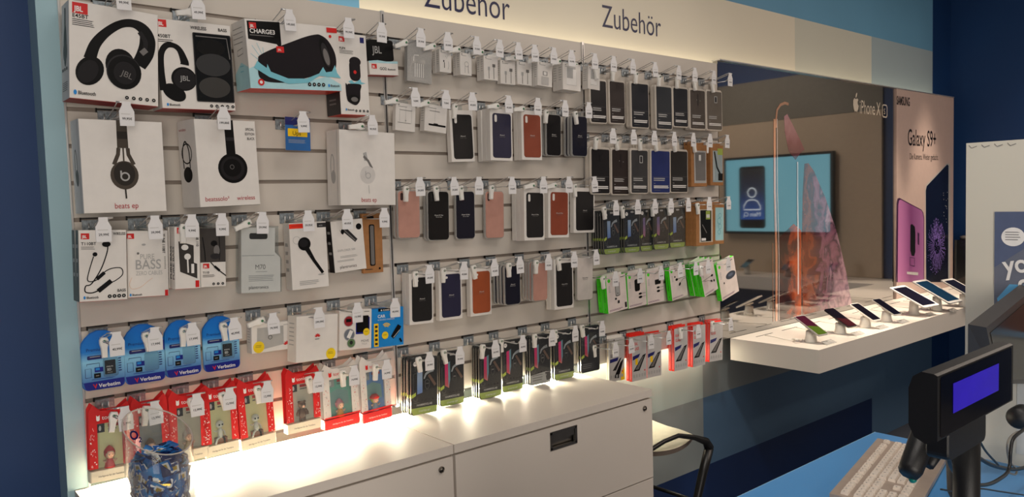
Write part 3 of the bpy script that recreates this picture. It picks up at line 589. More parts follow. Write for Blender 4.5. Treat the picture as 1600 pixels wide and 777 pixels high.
def mk_sam(col, style=0):
    def fn(t, w, h, d, up):
        mb = MB(); mb.prism(rrect(-w/2,0,w/2,h,.013), 0, d, SAMF, bev=.003); mb.build('tray', t)
        mb = MB(); mb.prism(rrect(-w/2+.007,.006,w/2-.006,h-.010,.007), -.0012, .002, col, bev=.0006); f = Face(mb, w-.013, h-.016, (-w/2+.007,-.0012,.006))
        f.rect(.04,.375,.96,.379,MGREY); f.lines(.1,.26,.75,.35,2,LGREY,fill=.5); f.lines(.1,.20,.2,.22,1,LGREY); f.rect(.04,.175,.96,.178,MGREY); f.lines(.1,.09,.95,.165,2,WHITE,fill=.6,ragged=.1); f.lines(.1,.04,.5,.06,1,MGREY)
        if style == 1: f.rr(.48,.70,.68,.88,.003,LGREY); f.rr(.52,.72,.64,.86,.003,DGREY)
        if style == 2: f.circ(.42,.75,.002,LGREY,8); f.circ(.65,.73,.002,LGREY,8); f.stroke([(.5,.9),(.5,.6)], .004, DGREY)
        if style == 3: f.rr(.42,.72,.6,.88,.003,SHEEN); f.stroke([(.35,.6),(.7,.6)], .0012, DGREY)
        mb.build('phone_case', t); mb = MB(); mb.prism([(-.014,h-.004),(.014,h-.004),(.012,h+max(up,.01)),(-.012,h+max(up,.01))], d*.5, d*.5+.0015, SAMF); mb.build('hang_tab', t)
    return fn
HB = mat('black_gloss_card', (17,15,15), .3, spec=.3); HAND = mat('hammer_handle_print', (110,78,60), .4); STEELP = mat('hammer_head_print', (170,172,175), .35)
PH = {'blue': ramp_mat('blue_glass_print', [(0,(70,80,170)),(.5,(120,150,205)),(1,(160,180,210))], 'Z', .05, .13), 'pink': ramp_mat('red_teal_glass_print', [(0,(225,150,110)),(.4,(200,60,80)),(1,(225,30,110))], 'Z', .05, .13), 'mauve': ramp_mat('mauve_glass_print', [(0,(190,110,130)),(1,(120,100,150))], 'Z', .05, .13)}
TEALP = mat('teal_glass_print', (110,150,165), .3)
def mk_slab(phone='pink', foot='green', title=True):
    def fn(t, w, h, d, up):
        mb = MB(); r = .009; mb.prism(rrect(-w/2,0,w/2,h,r), 0, .001, HB); f = front(mb, w, h)
        if foot == 'green': f.poly([(.02,.05),(.08,.005),(.92,.005),(.98,.05),(.995,.12),(.005,.12)], LIME); f.text('STARTER SET', .5, .042, .0085, WHITE, align='C', maxw=.75)
        elif foot == 'white': f.poly([(.01,.2),(.01,.03),(.1,.005),(.9,.005),(.99,.05),(.99,.22),(.78,.24)], LGREY); f.lines(.1,.05,.65,.2,3,MGREY,fill=.4); f.poly([(.72,.22),(.8,.05),(.99,.05),(.99,.22)], DGREY)
        else: f.rect(.03,.03,.7,.2,DGREY); f.lines(.08,.06,.6,.18,3,MGREY,fill=.3)
        if title: f.text('HAMMERSLAB', .5, .150, .0105, LGREY, align='C', bold=.02, maxw=.84); f.lines(.1,.2,.3,.215,1,MGREY)
        f.stroke([(.08,.26),(.08,.72),(.2,.74)], .001, MGREY); f.stroke([(.08,.26),(.2,.24),(.24,.3)], .001, MGREY)
        f.poly([(.2,.38),(.36,.33),(.40,.44),(.38,.80),(.2,.78)] if phone != 'blue' else [(.22,.36),(.42,.38),(.42,.76),(.22,.76)], PH[phone])
        if phone == 'pink': f.poly([(.34,.34),(.42,.48),(.42,.82),(.33,.80)], TEALP)
        f.stroke([(.66,.68),(.92,.48)], .010, HAND); f.stroke([(.48,.62),(.55,.70),(.68,.74),(.84,.76)], .008, STEELP, ts=[.005,.008,.010,.012])
        f.stroke([(.52,.58),(.52,.48),(.6,.42),(.68,.48),(.68,.58),(.6,.60),(.52,.58)], .0014, MGREY); f.rect(.55,.52,.65,.54,MGREY)
        icons2 = [f.circ(.4+.14*k,.245,.0028,DGREY,8) for k in range(4)]
        f.circ(.14,.90,.0085,WHITE,16); f.lines(.07,.88,.2,.92,2,DGREY,fill=.3); f.poly([(0,.30),(.16,.34),(.16,.40),(0,.36)], LIME)
        f.rr(.4,.925,.6,.965,.003,LGREY)
        mb.build('card', t); mb = MB()
        mb.prism(rrect(-w/2-.001,-.001,w/2+.001,h+.001,r), -.0015, .006, CLEAR, bev=.001); mb.add([(-w/2-.0012,.0,.01),(-w/2-.0012,.0052,.01),(-w/2-.0012,.0052,h-.01),(-w/2-.0012,.0,h-.01)], [(0,1,2,3)], MGREY)
        if foot == 'green': mb.add([(-w/2-.0016,.0,h*.33),(-w/2-.0016,.0055,h*.31),(-w/2-.0016,.0055,h*.36),(-w/2-.0016,.0,h*.38)], [(0,1,2,3)], LIME)
        mb.build('clear_shell', t)
    return fn
# boxes with small figures ----------------------------------------------------
TRED = mat('tonie_red_card', (196,26,28), .4); TBEIGE = mat('tonie_beige_card', (222,212,190), .4); TCREAM = mat('tonie_cream_backing', (240,232,172), .45)
TTEAL = mat('tonie_teal_backing', (112,184,165), .45); TBLUE = mat('tonie_blue_backing', (90,140,205), .45); TWHT = mat('tonie_white_card', (214,208,202), .42)
SKIN = mat('figure_skin', (238,190,160), .5); WFIG = mat('figure_white', (232,226,212), .5); BROWNF = mat('figure_brown', (120,84,64), .6)
def figure(t, kind, w, h):
    """little play figure on its own foot, standing in the window"""
    mb = MB(); y = .013; z = h*.13
    if kind == 'moon':
        mb.box(-.016,.018,y-.009,y+.009,z,z+.020,mat('brick_block',(140,84,60),.6), bev=.001)
        mb.tube([(0,y-.002,z+.020),(0,y,z+.036),(.001,y,z+.050)], .006, WFIG, rs=[.0085,.0075,.004]); mb.ball((.0,y,z+.060), .0115, WFIG, 1.05, .95, 1)
        for s in (-1,1): mb.ball((s*.0045,y-.0100,z+.060), .0026, BLACK, n=8)
        mb.tube([(-.003,y-.006,z+.023),(-.013,y-.010,z+.018),(-.018,y-.009,z+.002),(-.022,y-.011,z-.0)], .003, WFIG); mb.tube([(.005,y-.006,z+.023),(.008,y-.012,z+.016),(.009,y-.011,z+.002)], .003, DGREY)
        mb.tube([(-.005,y,z+.044),(-.013,y-.004,z+.040),(-.019,y-.004,z+.044)], .0018, WFIG); mb.tube([(.005,y,z+.044),(.012,y-.003,z+.036),(.013,y-.004,z+.026)], .0018, WFIG)
    elif kind == 'bear':
        mb.ball((0,y,z+.028), .0135, BROWNF, 1,.85,1.3); mb.ball((0,y,z+.055), .0125, BROWNF); mb.ball((0,y-.010,z+.052), .005, SKIN)
        for s in (-1,1): mb.ball((s*.0095,y,z+.065), .0042, BROWNF); mb.tube([(s*.011,y,z+.040),(s*.017,y-.002,z+.030),(s*.017,y-.004,z+.022)], .0040, BROWNF); mb.tube([(s*.006,y,z+.014),(s*.007,y-.001,z+.002),(s*.007,y-.006,z+.002)], .005, BROWNF); mb.ball((s*.004,y-.0118,z+.058), .0013, BLACK, n=6)
        mb.box(-.018,.018,y-.010,y+.010,z-.002,z+.001,WHITE)
    elif kind in ('girl','pirate','rose','green','bird'):
        dress = {'girl':mat('figure_orange',(232,160,50),.5),'pirate':mat('figure_grey_blue',(150,165,185),.5),'rose':mat('figure_rose',(222,70,70),.5),'green':mat('figure_green',(70,120,60),.5),'bird':mat('figure_ochre',(200,160,90),.5)}[kind]
        cap = {'girl':mat('figure_pink',(240,150,160),.5),'pirate':mat('figure_cap_red',(225,50,40),.5),'rose':mat('figure_cap_crimson',(215,40,50),.5),'green':mat('figure_cap_brown',(130,90,60),.5),'bird':WFIG}[kind]
        hair = mat('figure_lime',(150,190,60),.5) if kind == 'pirate' else cap
        mb.lathe([(.0,0),(.014,.001),(.013,.008),(.009,.022),(.006,.030),(0,.031)], dress, 16, M=Matrix.Translation((0,y,z)))
        mb.ball((0,y,z+.042), .0145, hair); mb.ball((0,y-.004,z+.041), .0125, SKIN)
        if kind == 'pirate': mb.lathe([(0,.014),(.010,.012),(.0165,.004),(.017,.0),(0,0)], cap, 18, M=Matrix.Translation((0,y,z+.046)))
        else: mb.lathe([(0,.016),(.006,.012),(.012,.004),(.0145,-.002),(0,-.002)], cap, 16, M=Matrix.Translation((0,y+.002,z+.048)))
        for s in (-1,1): mb.ball((s*.0045,y-.0160,z+.042), .0014, BLACK, n=6); mb.tube([(s*.007,y,z+.026),(s*.013,y-.004,z+.020),(s*.016,y-.006,z+.026)], .0025, SKIN)
        mb.tube([(-.003,y-.0164,z+.0365),(0,y-.0168,z+.0355),(.003,y-.0164,z+.0365)], .0005, BRED, n=5)
        for s in (-1,1): mb.tube([(s*.005,y,z+.002),(s*.0055,y-.004,z-.003)], .0042, dress)
        mb.box(-.018,.018,y-.012,y+.012,z-.004,z-.0015,LGREY)
    return mb.build('figurine', t)
def mk_tonie(kind, red=True, back=None, side='l'):
    def fn(t, w, h, d, up):
        C_ = TRED if red else TWHT; bk = back or TCREAM
        mb = MB(); hw = w/2; D = .026      # backing card with two pointed ears
        ears = [(-hw,.0),(hw,.0),(hw,h*.92),(hw*.92,h),(hw*.40,h*.90),(-hw*.40,h*.90),(-hw*.84,h),(-hw,h*.92)]
        mb.prism(ears, D, D+.0015, C_); mb.build('ear_card', t)
        mb = MB(); f0 = .17
        # frame: two side strips and a top bar, folded forward
        sw = w*.20
        mb.prism([(-hw,h*f0),(-hw+sw,h*f0),(-hw+sw,h*.74),(hw-sw,h*.74),(hw-sw,h*f0),(hw,h*f0),(hw,h*.90),(hw*.85,h*.985),(hw*.42,h*.90),(-hw*.42,h*.90),(-hw*.80,h*.985),(-hw,h*.90)], 0, .0015, C_)
        f = front(mb, w, h)
        for s in (0, 1):
            for k in range(26):
                x = (.03+.13*random.random()) if s == 0 else (.84+.13*random.random()); y = f0+.02+(.5)*random.random(); c = WHITE if red else (LGREY if k % 3 else RED); r = .0007+.0014*random.random()
                if random.random() < .5: f.ell(x, y, r/f.w, r/f.h, c, n=7)
                else: f.stroke([(x,y),(x+.03*(random.random()-.5),y+.02)], .0009, c)
        f.k += .0002
        if kind is not None: f.poly([(.17,.80),(.17,.86),(.195,.845),(.225,.845),(.25,.86),(.25,.80),(.235,.785),(.185,.785)], WHITE if red else RED); f.text('tonies', .30, .795, .016, WHITE if red else RED)
        if not red: f.rect(0, f0-.002, 1, f0+.02, TRED)
        mb.build('front_card', t)
        mb = MB(); mb.prism([(-hw+sw*.6,h*.12),(hw-sw*.6,h*.12),(hw-sw*.6,h*.75),(-hw+sw*.6,h*.75)], D-.003, D-.002, bk); f = Face(mb, w, h, (-hw,D-.003,0)); f.rect(.22,.60,.42,.72,DGREY if red else LGREY); f.ell(.31,.655,.03,.035,WHITE); f.rect(.5,.66,.78,.70,TRED); f.lines(.5,.60,.75,.64,1,MGREY)
        if not red: f.poly([(.2,.5),(.5,.56),(.8,.5),(.8,.3),(.2,.3)], mat('soft_scene_print',(130,170,165),.5))
        mb.build('picture_card', t)
        # base tray
        mb = MB(); base = TBEIGE if red else TRED
        mb.prism([(-hw,0),(-hw*.96,-.0),(hw*.96,0),(hw,h*.03),(hw,h*f0*(.9)),(-hw,h*f0*(.86))], -.003, D+.003, base, bev=.003); f = Face(mb, w, h, (-hw,-.003,0)); f.text('Hörfiguren für die Toniebox', .5, .06, .0065, DGREY if red else WHITE, align='C', maxw=.62); mb.build('base_tray', t)
        mb = MB(); mb.prism([(-hw+sw,h*f0),(hw-sw,h*f0),(hw-sw,h*.74),(-hw+sw,h*.74)], -.0006, -.0001, CLEAR); mb.build('clear_window', t)
        figure(t, kind or 'moon', w, h)
        mb = MB(); mb.box(hw-.004, hw+.004, D+.002, D+.006, h*.68, h*.82, DGREY); mb.build('security_strip', t)
    return fn
# green and red cartons ---------------------------------------------------------
GWH = mat('pink_white_print', (228,214,208), .42)
def mk_green(style):
    def face(f):
        f.rect(.0,0,1,1,GWH); f.circ(.14,.90,.009,GREEN,16); f.lines(.1,.55,.2,.75,5,LGREY); f.lines(.06,.03,.8,.08,2,mat('plum_small_print',(120,60,110),.4)); f.lines(.72,.9,.92,.94,1,DGREY)
        if style == 0: f.rr(.42,.42,.66,.82,.007,MGREY); f.rr(.45,.45,.63,.79,.006,LGREY); f.circ(.54,.5,.003,BLACK,8); f.ell(.42,.36,.05,.03,DGREY); f.rect(.5,.22,.6,.3,DGREY); f.rect(.86,.05,.96,.2,DGREY)
        if style == 1: f.rr(.38,.45,.66,.80,.009,BLACK); f.ell(.66,.70,.1,.06,DGREY); f.ell(.66,.36,.09,.03,BLACK); f.stroke([(.7,.36),(.95,.36)], .0012, BLACK); f.ell(.66,.26,.1,.035,BLACK); f.stroke([(.7,.26),(.95,.27)], .0012, BLACK)
        if style == 2: f.rr(.5,.55,.85,.70,.004,BLACK); f.ell(.68,.45,.09,.03,BLACK); f.stroke([(.75,.45),(1,.45)], .0012, BLACK); f.ell(.68,.34,.1,.035,BLACK); f.stroke([(.75,.34),(1,.36)], .0012, BLACK)
        if style == 3: f.ell(.4,.60,.08,.04,BLACK); f.stroke([(.4,.60),(.7,.61),(1,.60)], .0018, DGREY); f.ell(.56,.43,.08,.04,BLACK,rot=.7); f.stroke([(.6,.46),(.8,.56),(1,.55)], .0015, DGREY); f.ell(.3,.70,.04,.03,DGREY)
        if style == 4: f.stroke([(0,.49),(.3,.49),(.7,.50)], .0018, DGREY); f.ell(.74,.50,.08,.035,BLACK); f.stroke([(.1,.47),(.4,.42),(.6,.36)], .0015, DGREY); f.ell(.64,.35,.08,.03,DGREY,rot=-.6); f.ell(.82,.32,.05,.04,BLACK)
        if style == 5: f.ell(.68,.55,.28,.10,mat('slate_pad_print',(60,66,80),.4)); f.ell(.68,.56,.14,.04,mat('slate_pad_light',(95,105,125),.4)); f.ell(.26,.43,.03,.03,DGREY)
    def side(f): f.rect(.42,.3,.5,.75,mat('dark_green_print',(20,90,20),.4)); f.rect(.45,.08,.5,.14,BLACK)
    def fn(t, w, h, d, up):
        mb = MB(); mb.prism([(-w/2,0),(w/2,0),(w/2,h),(-w/2,h)], 0, d, GREEN, bev=.0012); side(leftside(mb, w, h, d)); mb.build('carton', t); mb = MB(); face(front(mb, w, h)); mb.build('front_print', t)
        mb = MB(); mb.prism([(-w*.45,h-.003),(w*.3,h-.003),(w*.3,h+max(up,.012)),(-w*.45,h+max(up,.012))], .0, .0015, CARD); mb.build('hang_tab', t)
    return fn
RSIDE = mat('orange_red_carton', (226,44,30), .4); GFACE = mat('grey_box_print', (190,186,184), .42)
def mk_glass(yel=False, red=True):
    def fn(t, w, h, d, up):
        mb = MB(); mb.prism([(-w/2,0),(w/2,0),(w/2,h),(-w/2,h)], 0, d, RSIDE if red else CARD, bev=.001)
        f = leftside(mb, w, h, d); f.rect(.44,.04,.52,.96,WHITE if red else YEL); mb.build('carton', t)
        mb = MB(); f = front(mb, w, h); f.rect(0,0,1,1,GFACE)
        if red: f.text('REAL', .08, .80, .019, RED, bold=.02, sx=.75); f.text('GLASS', .08, .69, .019, RED, bold=.02, sx=.75, maxw=.72)
        else: f.rect(.28,.84,.36,.97,BLACK); f.text('SCREEN', .08, .60, .010, DGREY, bold=.02, maxw=.5); f.text('PROTECTOR', .08, .56, .009, DGREY, bold=.02, maxw=.6)
        f.poly([(.05,.56),(.55,.60),(.45,.52),(.05,.47)] if red else [(.05,.52),(.6,.55),(.55,.47),(.05,.44)], NAVYP)
        f.poly([(.08,.22),(.50,.22),(.95,.58),(.72,.55)] if red else [(.3,.08),(.62,.06),(.95,.50),(.72,.42)], BLACK); f.poly([(.22,.255),(.44,.25),(.8,.53),(.7,.52)], MGREY if red else DGREY)
        if yel: f.rr(.22,.36,.38,.5,.002,YEL)
        if not red: f.poly([(.80,.2),(1,.3),(1,0),(.75,0)], YEL)
        f.circ(.85,.21,.004,RED,10)
        for k in range(5): f.rect(.08+.18*k,.08,.18+.18*k,.15,LGREY)
        mb.build('front_print', t); mb = MB(); mb.prism([(-w/2,h-.002),(w/2,h-.002),(w/2,h+max(up,.012)),(-w/2,h+max(up,.012))], d-.0015, d, RSIDE if red else CARD); mb.build('hang_tab', t)
    return fn
def mk_kraft(content):
    def fn(t, w, h, d, up):
        mb = MB(); mb.prism([(-w/2,0),(w/2,0),(w/2,h),(-w/2,h)], 0, d, KRAFT, bev=.001); f = front(mb, w, h)
        f.rect(.18,.08,.95,.86,mat('window_pale',(190,180,165),.3))
        if content == 'clear': f.rect(.18,.08,.95,.86,LGREY); f.rr(.24,.14,.9,.82,.006,MGREY); f.rr(.48,.62,.62,.76,.003,WHITE); f.stroke([(.22,.86),(.25,.1)], .002, WHITE)
        if content == 'strap': f.rect(.18,.08,.95,.86,mat('pale_blue_window',(150,165,170),.3)); f.stroke([(.3,.84),(.5,.45),(.8,.25)], .012, BLACK); f.stroke([(.5,.84),(.7,.5),(.85,.3)], .005, LGREY); f.rect(.6,.12,.95,.3,BLACK); f.stroke([(.24,.84),(.26,.12)], .003, WHITE); f.rect(.55,.76,.95,.92,LIME)
        if content == 'black': f.rect(.24,.1,.86,.84,BLACK); f.stroke([(.35,.5),(.6,.3)], .006, MGREY); f.rr(.3,.12,.55,.18,.002,WHITE); f.rect(.55,.62,.8,.82,LIME); f.rect(.58,.66,.77,.74,WHITE); f.stroke([(.2,.86),(.25,.1)], .003, WHITE)
        if content == 'teal':
            TC = mat('aqua_cable_print',(95,170,185),.35); f.rect(.12,.1,.95,.92,mat('pale_aqua_window',(160,205,210),.3))
            for k in range(4): f.ring(.5+.08*(k%2), .3+.14*k, .011+.002*(k%3), .003, TC, 14)
        mb.build('kraft_box', t); mb = MB(); mb.prism([(-w/2,h-.002),(w/2,h-.002),(w/2,h+max(up,.008)),(-w/2,h+max(up,.008))], d-.0012, d, KRAFT); mb.build('hang_tab', t)
    return fn
# small white cable boxes
def mk_earpods(t, w, h, d, up):
    mb = MB(); mb.prism([(-w/2,0),(w/2,0),(w/2,h),(-w/2,h)], .001, d-.001, mat('cool_grey_card',(150,150,150),.4), bev=.001); f = Face(mb, w, h, (-w/2,.001,0))
    f.circ(.5,.86,.002,BLACK,8); f.lines(.3,.76,.7,.79,1,LGREY); f.stroke([(.2,.5),(.1,.35),(.12,.12),(.3,.05),(.8,.05)], .004, WHITE); f.ell(.22,.52,.1,.07,WHITE); f.ell(.65,.50,.1,.07,WHITE); f.ell(.2,.52,.03,.03,DGREY)
    for k in range(5): f.stroke([(.3+.09*k,.45),(.3+.09*k,.1)], .0025, WHITE)
    f.stroke([(.22,.5),(.25,.65),(.45,.66)], .003, WHITE); mb.build('earphone_tray', t); mb = MB(); mb.prism([(-w/2-.004,-.004),(w/2+.004,-.004),(w/2+.004,h+.004),(-w/2-.004,h+.004)], 0, d, FROST, bev=.001); mb.build('clear_case', t); tab(t, .04, h, up, d*.5, FROST)
def f_cable(style):
    def fn(f):
        f.circ(.15,.93,.0022,BLACK,8); f.lines(.12,.84,.6,.88,1,MGREY)
        if style == 0: f.stroke([(.5,.75),(.6,.62),(.7,.75)], .0014, LGREY); f.stroke([(.4,.45),(.4,.2)], .003, DGREY); f.stroke([(.75,.5),(.78,.3),(.7,.15)], .002, LGREY); f.ell(.35,.5,.05,.05,DGREY)
        if style == 1: f.ring(.55,.5,.009,.002,LGREY); f.stroke([(.4,.1),(.42,.45)], .002, LGREY); f.stroke([(.7,.1),(.68,.45)], .002, MGREY)
        if style == 2: f.stroke([(.35,.05),(.35,.4)], .003, MGREY); f.rect(.28,.4,.42,.55,LGREY); f.stroke([(.7,.05),(.7,.55)], .002, DGREY); f.rect(.6,.55,.8,.68,MGREY)
        if style == 3: f.rect(.35,.45,.65,.62,MGREY); f.rect(.4,.47,.6,.6,WHITE); f.rr(.25,.05,.75,.4,.004,FEM)
        if style == 4: f.rect(.3,.6,.7,.9,FEM); f.rr(.2,.2,.75,.8,.004,WHITE); f.stroke([(.2,.2),(.75,.2),(.75,.7)], .0012, LGREY); f.rect(.22,.45,.55,.85,LGREY)
        if style == 5: f.stroke([(.2,.8),(.2,.3)], .001, LGREY); f.stroke([(.5,.85),(.5,.3)], .001, LGREY); f.stroke([(.8,.85),(.8,.3)], .001, LGREY); f.lines(.1,.26,.9,.3,1,MGREY); f.lines(.2,.72,.9,.76,1,MGREY); f.circ(.5,.38,.003,LGREY,8)
        if style == 6: f.rect(.18,.22,.95,.29,BLACK); f.rect(.4,.28,.6,.32,BLACK); f.lines(.2,.74,.75,.78,2,DGREY); f.stroke([(.45,.9),(.45,.3)], .0008, LGREY)
    return fn
# ------------------------------------------------------------------ hooks and what hangs on them
def make_hook(L=.155):
    """template pieces of a chrome peg hook; origin on the panel face at the groove"""
    t = empty('peg_hook')
    mb = MB(); mb.box(-.025,.025,-.003,.004,-.0045,-.0015,ZINC); mb.box(-.025,.025,-.003,.006,.0015,.0045,DGREY); mb.box(-.028,-.025,-.003,.006,-.006,.006,BLACK); mb.box(-.024,.024,-.0035,-.001,-.034,-.0045,ZINC,bev=.0006)
    for s in (-1,1): mb.tube([(s*.008,-.006,-.010),(s*.008,-.006,-.032)], .0022, CHROME, 6)
    mb.build('bracket', t)
    mb = MB()
    for s in (-1,1): mb.tube([(s*.0035,-.003,-.030),(s*.0035,-L+.012,-.030)], .0017, CHROME, 6)
    mb.tube([(-.0035,-L+.012,-.030),(-.003,-L+.003,-.027),(0,-L,-.020),(.003,-L+.003,-.027),(.0035,-L+.012,-.030)], .0017, CHROME, 6); mb.build('peg', t)
    mb = MB()
    for s in (-1,1): mb.tube([(s*.006,-.003,-.026),(s*.007,-.06,-.020),(s*.011,-.150,.001),(s*.014,-.168,.004)], .0016, CHROME, 6)
    mb.tube([(-.016,-.169,.004),(.016,-.169,.004)], .0024, CHROME, 6); mb.build('price_arm', t)
    return t
hook0 = make_hook(); hook0_used = [False]; long0 = []
tagmesh = {}
def tag_mesh(price):
    if price in tagmesh: return tagmesh[price]
    mb = MB(); mb.prism([(-.018,-.058),(.018,-.058),(.019,-.020),(.011,-.004),(.011,.006),(-.011,.006),(-.011,-.004),(-.019,-.020)], -.1735, -.1715, TAGM, bev=.0004)
    f = Face(mb, 1, 1, (0,-.1735,0)); f.text(price, 0, -.042, .0085, DGREY, align='C', bold=.02); f.lines(-.014,-.030,.012,-.026,1,FEM)
    o = mb.build('price_tag'); COL.objects.unlink(o); tagmesh[price] = o.data; bpy.data.objects.remove(o); return tagmesh[price]
def lock_mesh():
    mb = MB(); mb.prism([(-.007,-.046),(.007,-.046),(.0085,-.020),(.0115,-.008),(.0115,.002),(.008,.009),(-.008,.009),(-.0115,.002),(-.0115,-.008),(-.0085,-.020)], -.014, 0, LOCK, bev=.003)
    mb.lathe([(0,0),(.004,0),(.004,.002),(0,.002)], mat('green_lock_dot',(60,120,80),.4), 10, M=Matrix.Translation((0,-.0141,-.001)) @ Matrix.Rotation(PI/2,4,'X'))
    o = mb.build('security_lock'); COL.objects.unlink(o); m = o.data; bpy.data.objects.remove(o); return m
LOCKM = lock_mesh()
def hook(tip, k, price, label, lock_y=None, lock='down', x=None, L=None):
    zg = 2.1-.1*k
    if x is None: x = U(tip[0], tip[1], -.170).x
    if not hook0_used[0]: h = hook0; hook0_used[0] = True
    else: h = dup(hook0); 
    for c in [c for c in h.children if c.name.startswith(('price_tag','security_lock'))]: bpy.data.objects.remove(c)
    h.location = (x, 0, zg); tag(h, label, 'hook', 'chrome peg hooks on the slatwall')
    o = bpy.data.objects.new('price_tag', tag_mesh(price)); COL.objects.link(o); o.parent = h
    o.rotation_euler = (0, random.uniform(-.05,.05), random.uniform(-.06,.06))
    if lock:
        o = bpy.data.objects.new('security_lock', LOCKM); COL.objects.link(o); o.parent = h; ly = min(lock_y or -.1, -.02)
        if lock == 'down': o.location = (0, ly-.003, -.030); o.rotation_euler = (0, random.uniform(-.18,.18), random.uniform(-.1,.1))
        else: o.location = (-.004, ly-.003, -.026); o.rotation_euler = (.15, random.uniform(1.15,1.5), .1)
    return x, zg
ORD = ['', 'first', 'second', 'third', 'fourth', 'fifth', 'sixth']
REP = []
def item(fn, quad, d, n, desc, short, cat, name, tip=None, k=0, price='29,99€', lock='down', yaw=0, sp=None, y=None, ho=''):
    """quad = picture corners TL TR BR BL of the front side; n packs hang one behind the other"""
    sp = sp or d*1.04+.0006; yf = y if y is not None else -(n*sp+.022)
    N = Vector((math.sin(yaw), -math.cos(yaw), 0)); cpx = (sum(q[0] for q in quad)/4, sum(q[1] for q in quad)/4)
    C0 = U(cpx[0], cpx[1], yf); pts = []
    for q in quad:
        dd = ray(*q); pts.append(CAM + dd*((C0-CAM).dot(N)/dd.dot(N)))
    TL, TR, BR, BL = pts; uu = ((TR-TL)+(BR-BL))/2; vv = ((TL-BL)+(TR-BR))/2; w, h = uu.length, vv.length
    R_ = Vector((math.cos(yaw), math.sin(yaw), 0)); roll = math.atan2(vv.dot(R_), vv.z)
    r2 = -math.atan2(uu.z, uu.dot(R_)); roll = roll*.6+r2*.4 if abs(r2-roll) < .12 else roll
    base = (BL+BR+TL+TR)/4 - (R_*math.sin(roll)+Vector((0,0,math.cos(roll))))*h/2
    zg = 2.1-.1*k; up = (zg-.022)-(base.z+h)
    t = empty(name); fn(t, w, h, d, up); t.location = base; t.rotation_euler = (0, roll, yaw)
    grp = None
    if n > 1: grp = 'stack of '+short
    tag(t, desc, cat, grp); REP.append((desc[:40], round(w,3), round(h,3), round(yf,3), round(math.degrees(roll),1), round(up,3)))
    for i in range(1, n):
        c = dup(t); off = Vector((-math.sin(yaw), math.cos(yaw), 0))*sp*i
        c.location = base+off+Vector((random.uniform(-.0015,.0015), 0, random.uniform(-.0015,.0015))); c.rotation_euler = (0, roll+random.uniform(-.012,.012), yaw)
        c['label'] = f"{ORD[i]} one behind the front of the {short}"
    if tip: hook(tip, k, price, ('chrome peg hook and price tag of the '+short)[:120], yf, lock)
    return t
cases = {'brown': casemat('saddle_brown_leather',(138,62,38)), 'black': casemat('black_leather',(15,12,13)), 'navy': casemat('midnight_leather',(32,30,58)),
 'sblack': mat('black_silicone',(22,20,21),.25), 'snavy': mat('navy_silicone',(24,24,38),.25), 'pink': mat('pink_sand_silicone',(186,138,124),.35), 'orange': casemat('orange_leather',(158,76,40)), 'white': mat('white_silicone',(205,196,190),.35)}
hb = 'hook'
# ---- left section, top row
item(make_carton(f_e45, s_e45, bottom=REDCARD), [(108,1),(247,21.5),(247,167),(107.6,152)], .09, 1, 'white E45BT headphone box with large black headphones, top left corner', 'big headphone box at top left', 'box', 'headphone_box', (185,-18), 0, '99,99€', None, y=-.118)
item(make_carton(f_e450, bottom=REDCARD), [(247,30.6),(357.5,38),(369.7,174),(251,168)], .085, 1, 'headphone box with dark window showing headset cushions, top row', 'headphone box with dark window', 'box', 'headphone_box', (313,-2), 0, '49,99€', 'side', y=-.105)
item(make_carton(f_charge, s_charge, bottom=ORANGE), [(382.8,28.9),(524.6,41.6),(534.9,143),(390.6,137)], .095, 1, 'wide speaker box with splashing water and orange base, top row', 'wide splashing speaker box', 'box', 'speaker_box', (447.6,16.6), 0, '149,00€', None, y=-.127, yaw=.04)
item(make_carton(f_flip, s_flip, bottom=ORANGE), [(525.8,50),(571,56),(578.4,180.4),(533,178.5)], .085, 1, 'narrow upright speaker box right of the wide one, top row', 'narrow upright speaker box', 'box', 'speaker_box', (548,34), 0, '99,99€', None, y=-.108, yaw=.05)
item(mk_go, [(571,61),(616,63),(620.7,119),(575.5,117)], .03, 1, 'small pack with big letters on black card above white base', 'small black-topped speaker pack', 'box', 'speaker_box', (596.7,37), 0, '29,99€', None, y=-.06)
# ---- left section, second row
item(make_carton(f_beatsep(True), s_beats(True)), [(122.8,185.7),(252.4,190.6),(261,330),(130.6,334)], .085, 1, 'large white beats ep box with taupe headphone, leftmost of second row', 'taupe beats ep box', 'box', 'headphone_box', (192,162), 3, '99,95€', None, y=-.115, yaw=.03)
item(make_carton(f_solo, s_solo, bottom=DGREY), [(302.5,185),(396.7,190),(408.5,321),(313.5,322.6)], .10, 1, 'turned white beatssolo wireless box with black headphone', 'beatssolo wireless box', 'box', 'headphone_box', (349,168.6), 3, '199,00€', None, y=-.125, yaw=.16)
item(make_carton(f_ups), [(445,183),(484.7,184.5),(484.7,236),(446.4,234.6)], .0012, 1, 'small blue Ups card with yellow patch hanging alone', 'blue Ups card', 'card', 'info_card', (477,167), 3, '9,99€', None, y=-.09)
item(make_carton(f_beatsep(False), s_beats(False)), [(528.8,202),(616.3,208),(618.2,321.4),(533,320)], .08, 1, 'white beats ep box with pale headphone beside chrome upright', 'pale beats ep box', 'box', 'headphone_box', (578.4,182), 3, '99,95€', 'side', y=-.11, yaw=.05)
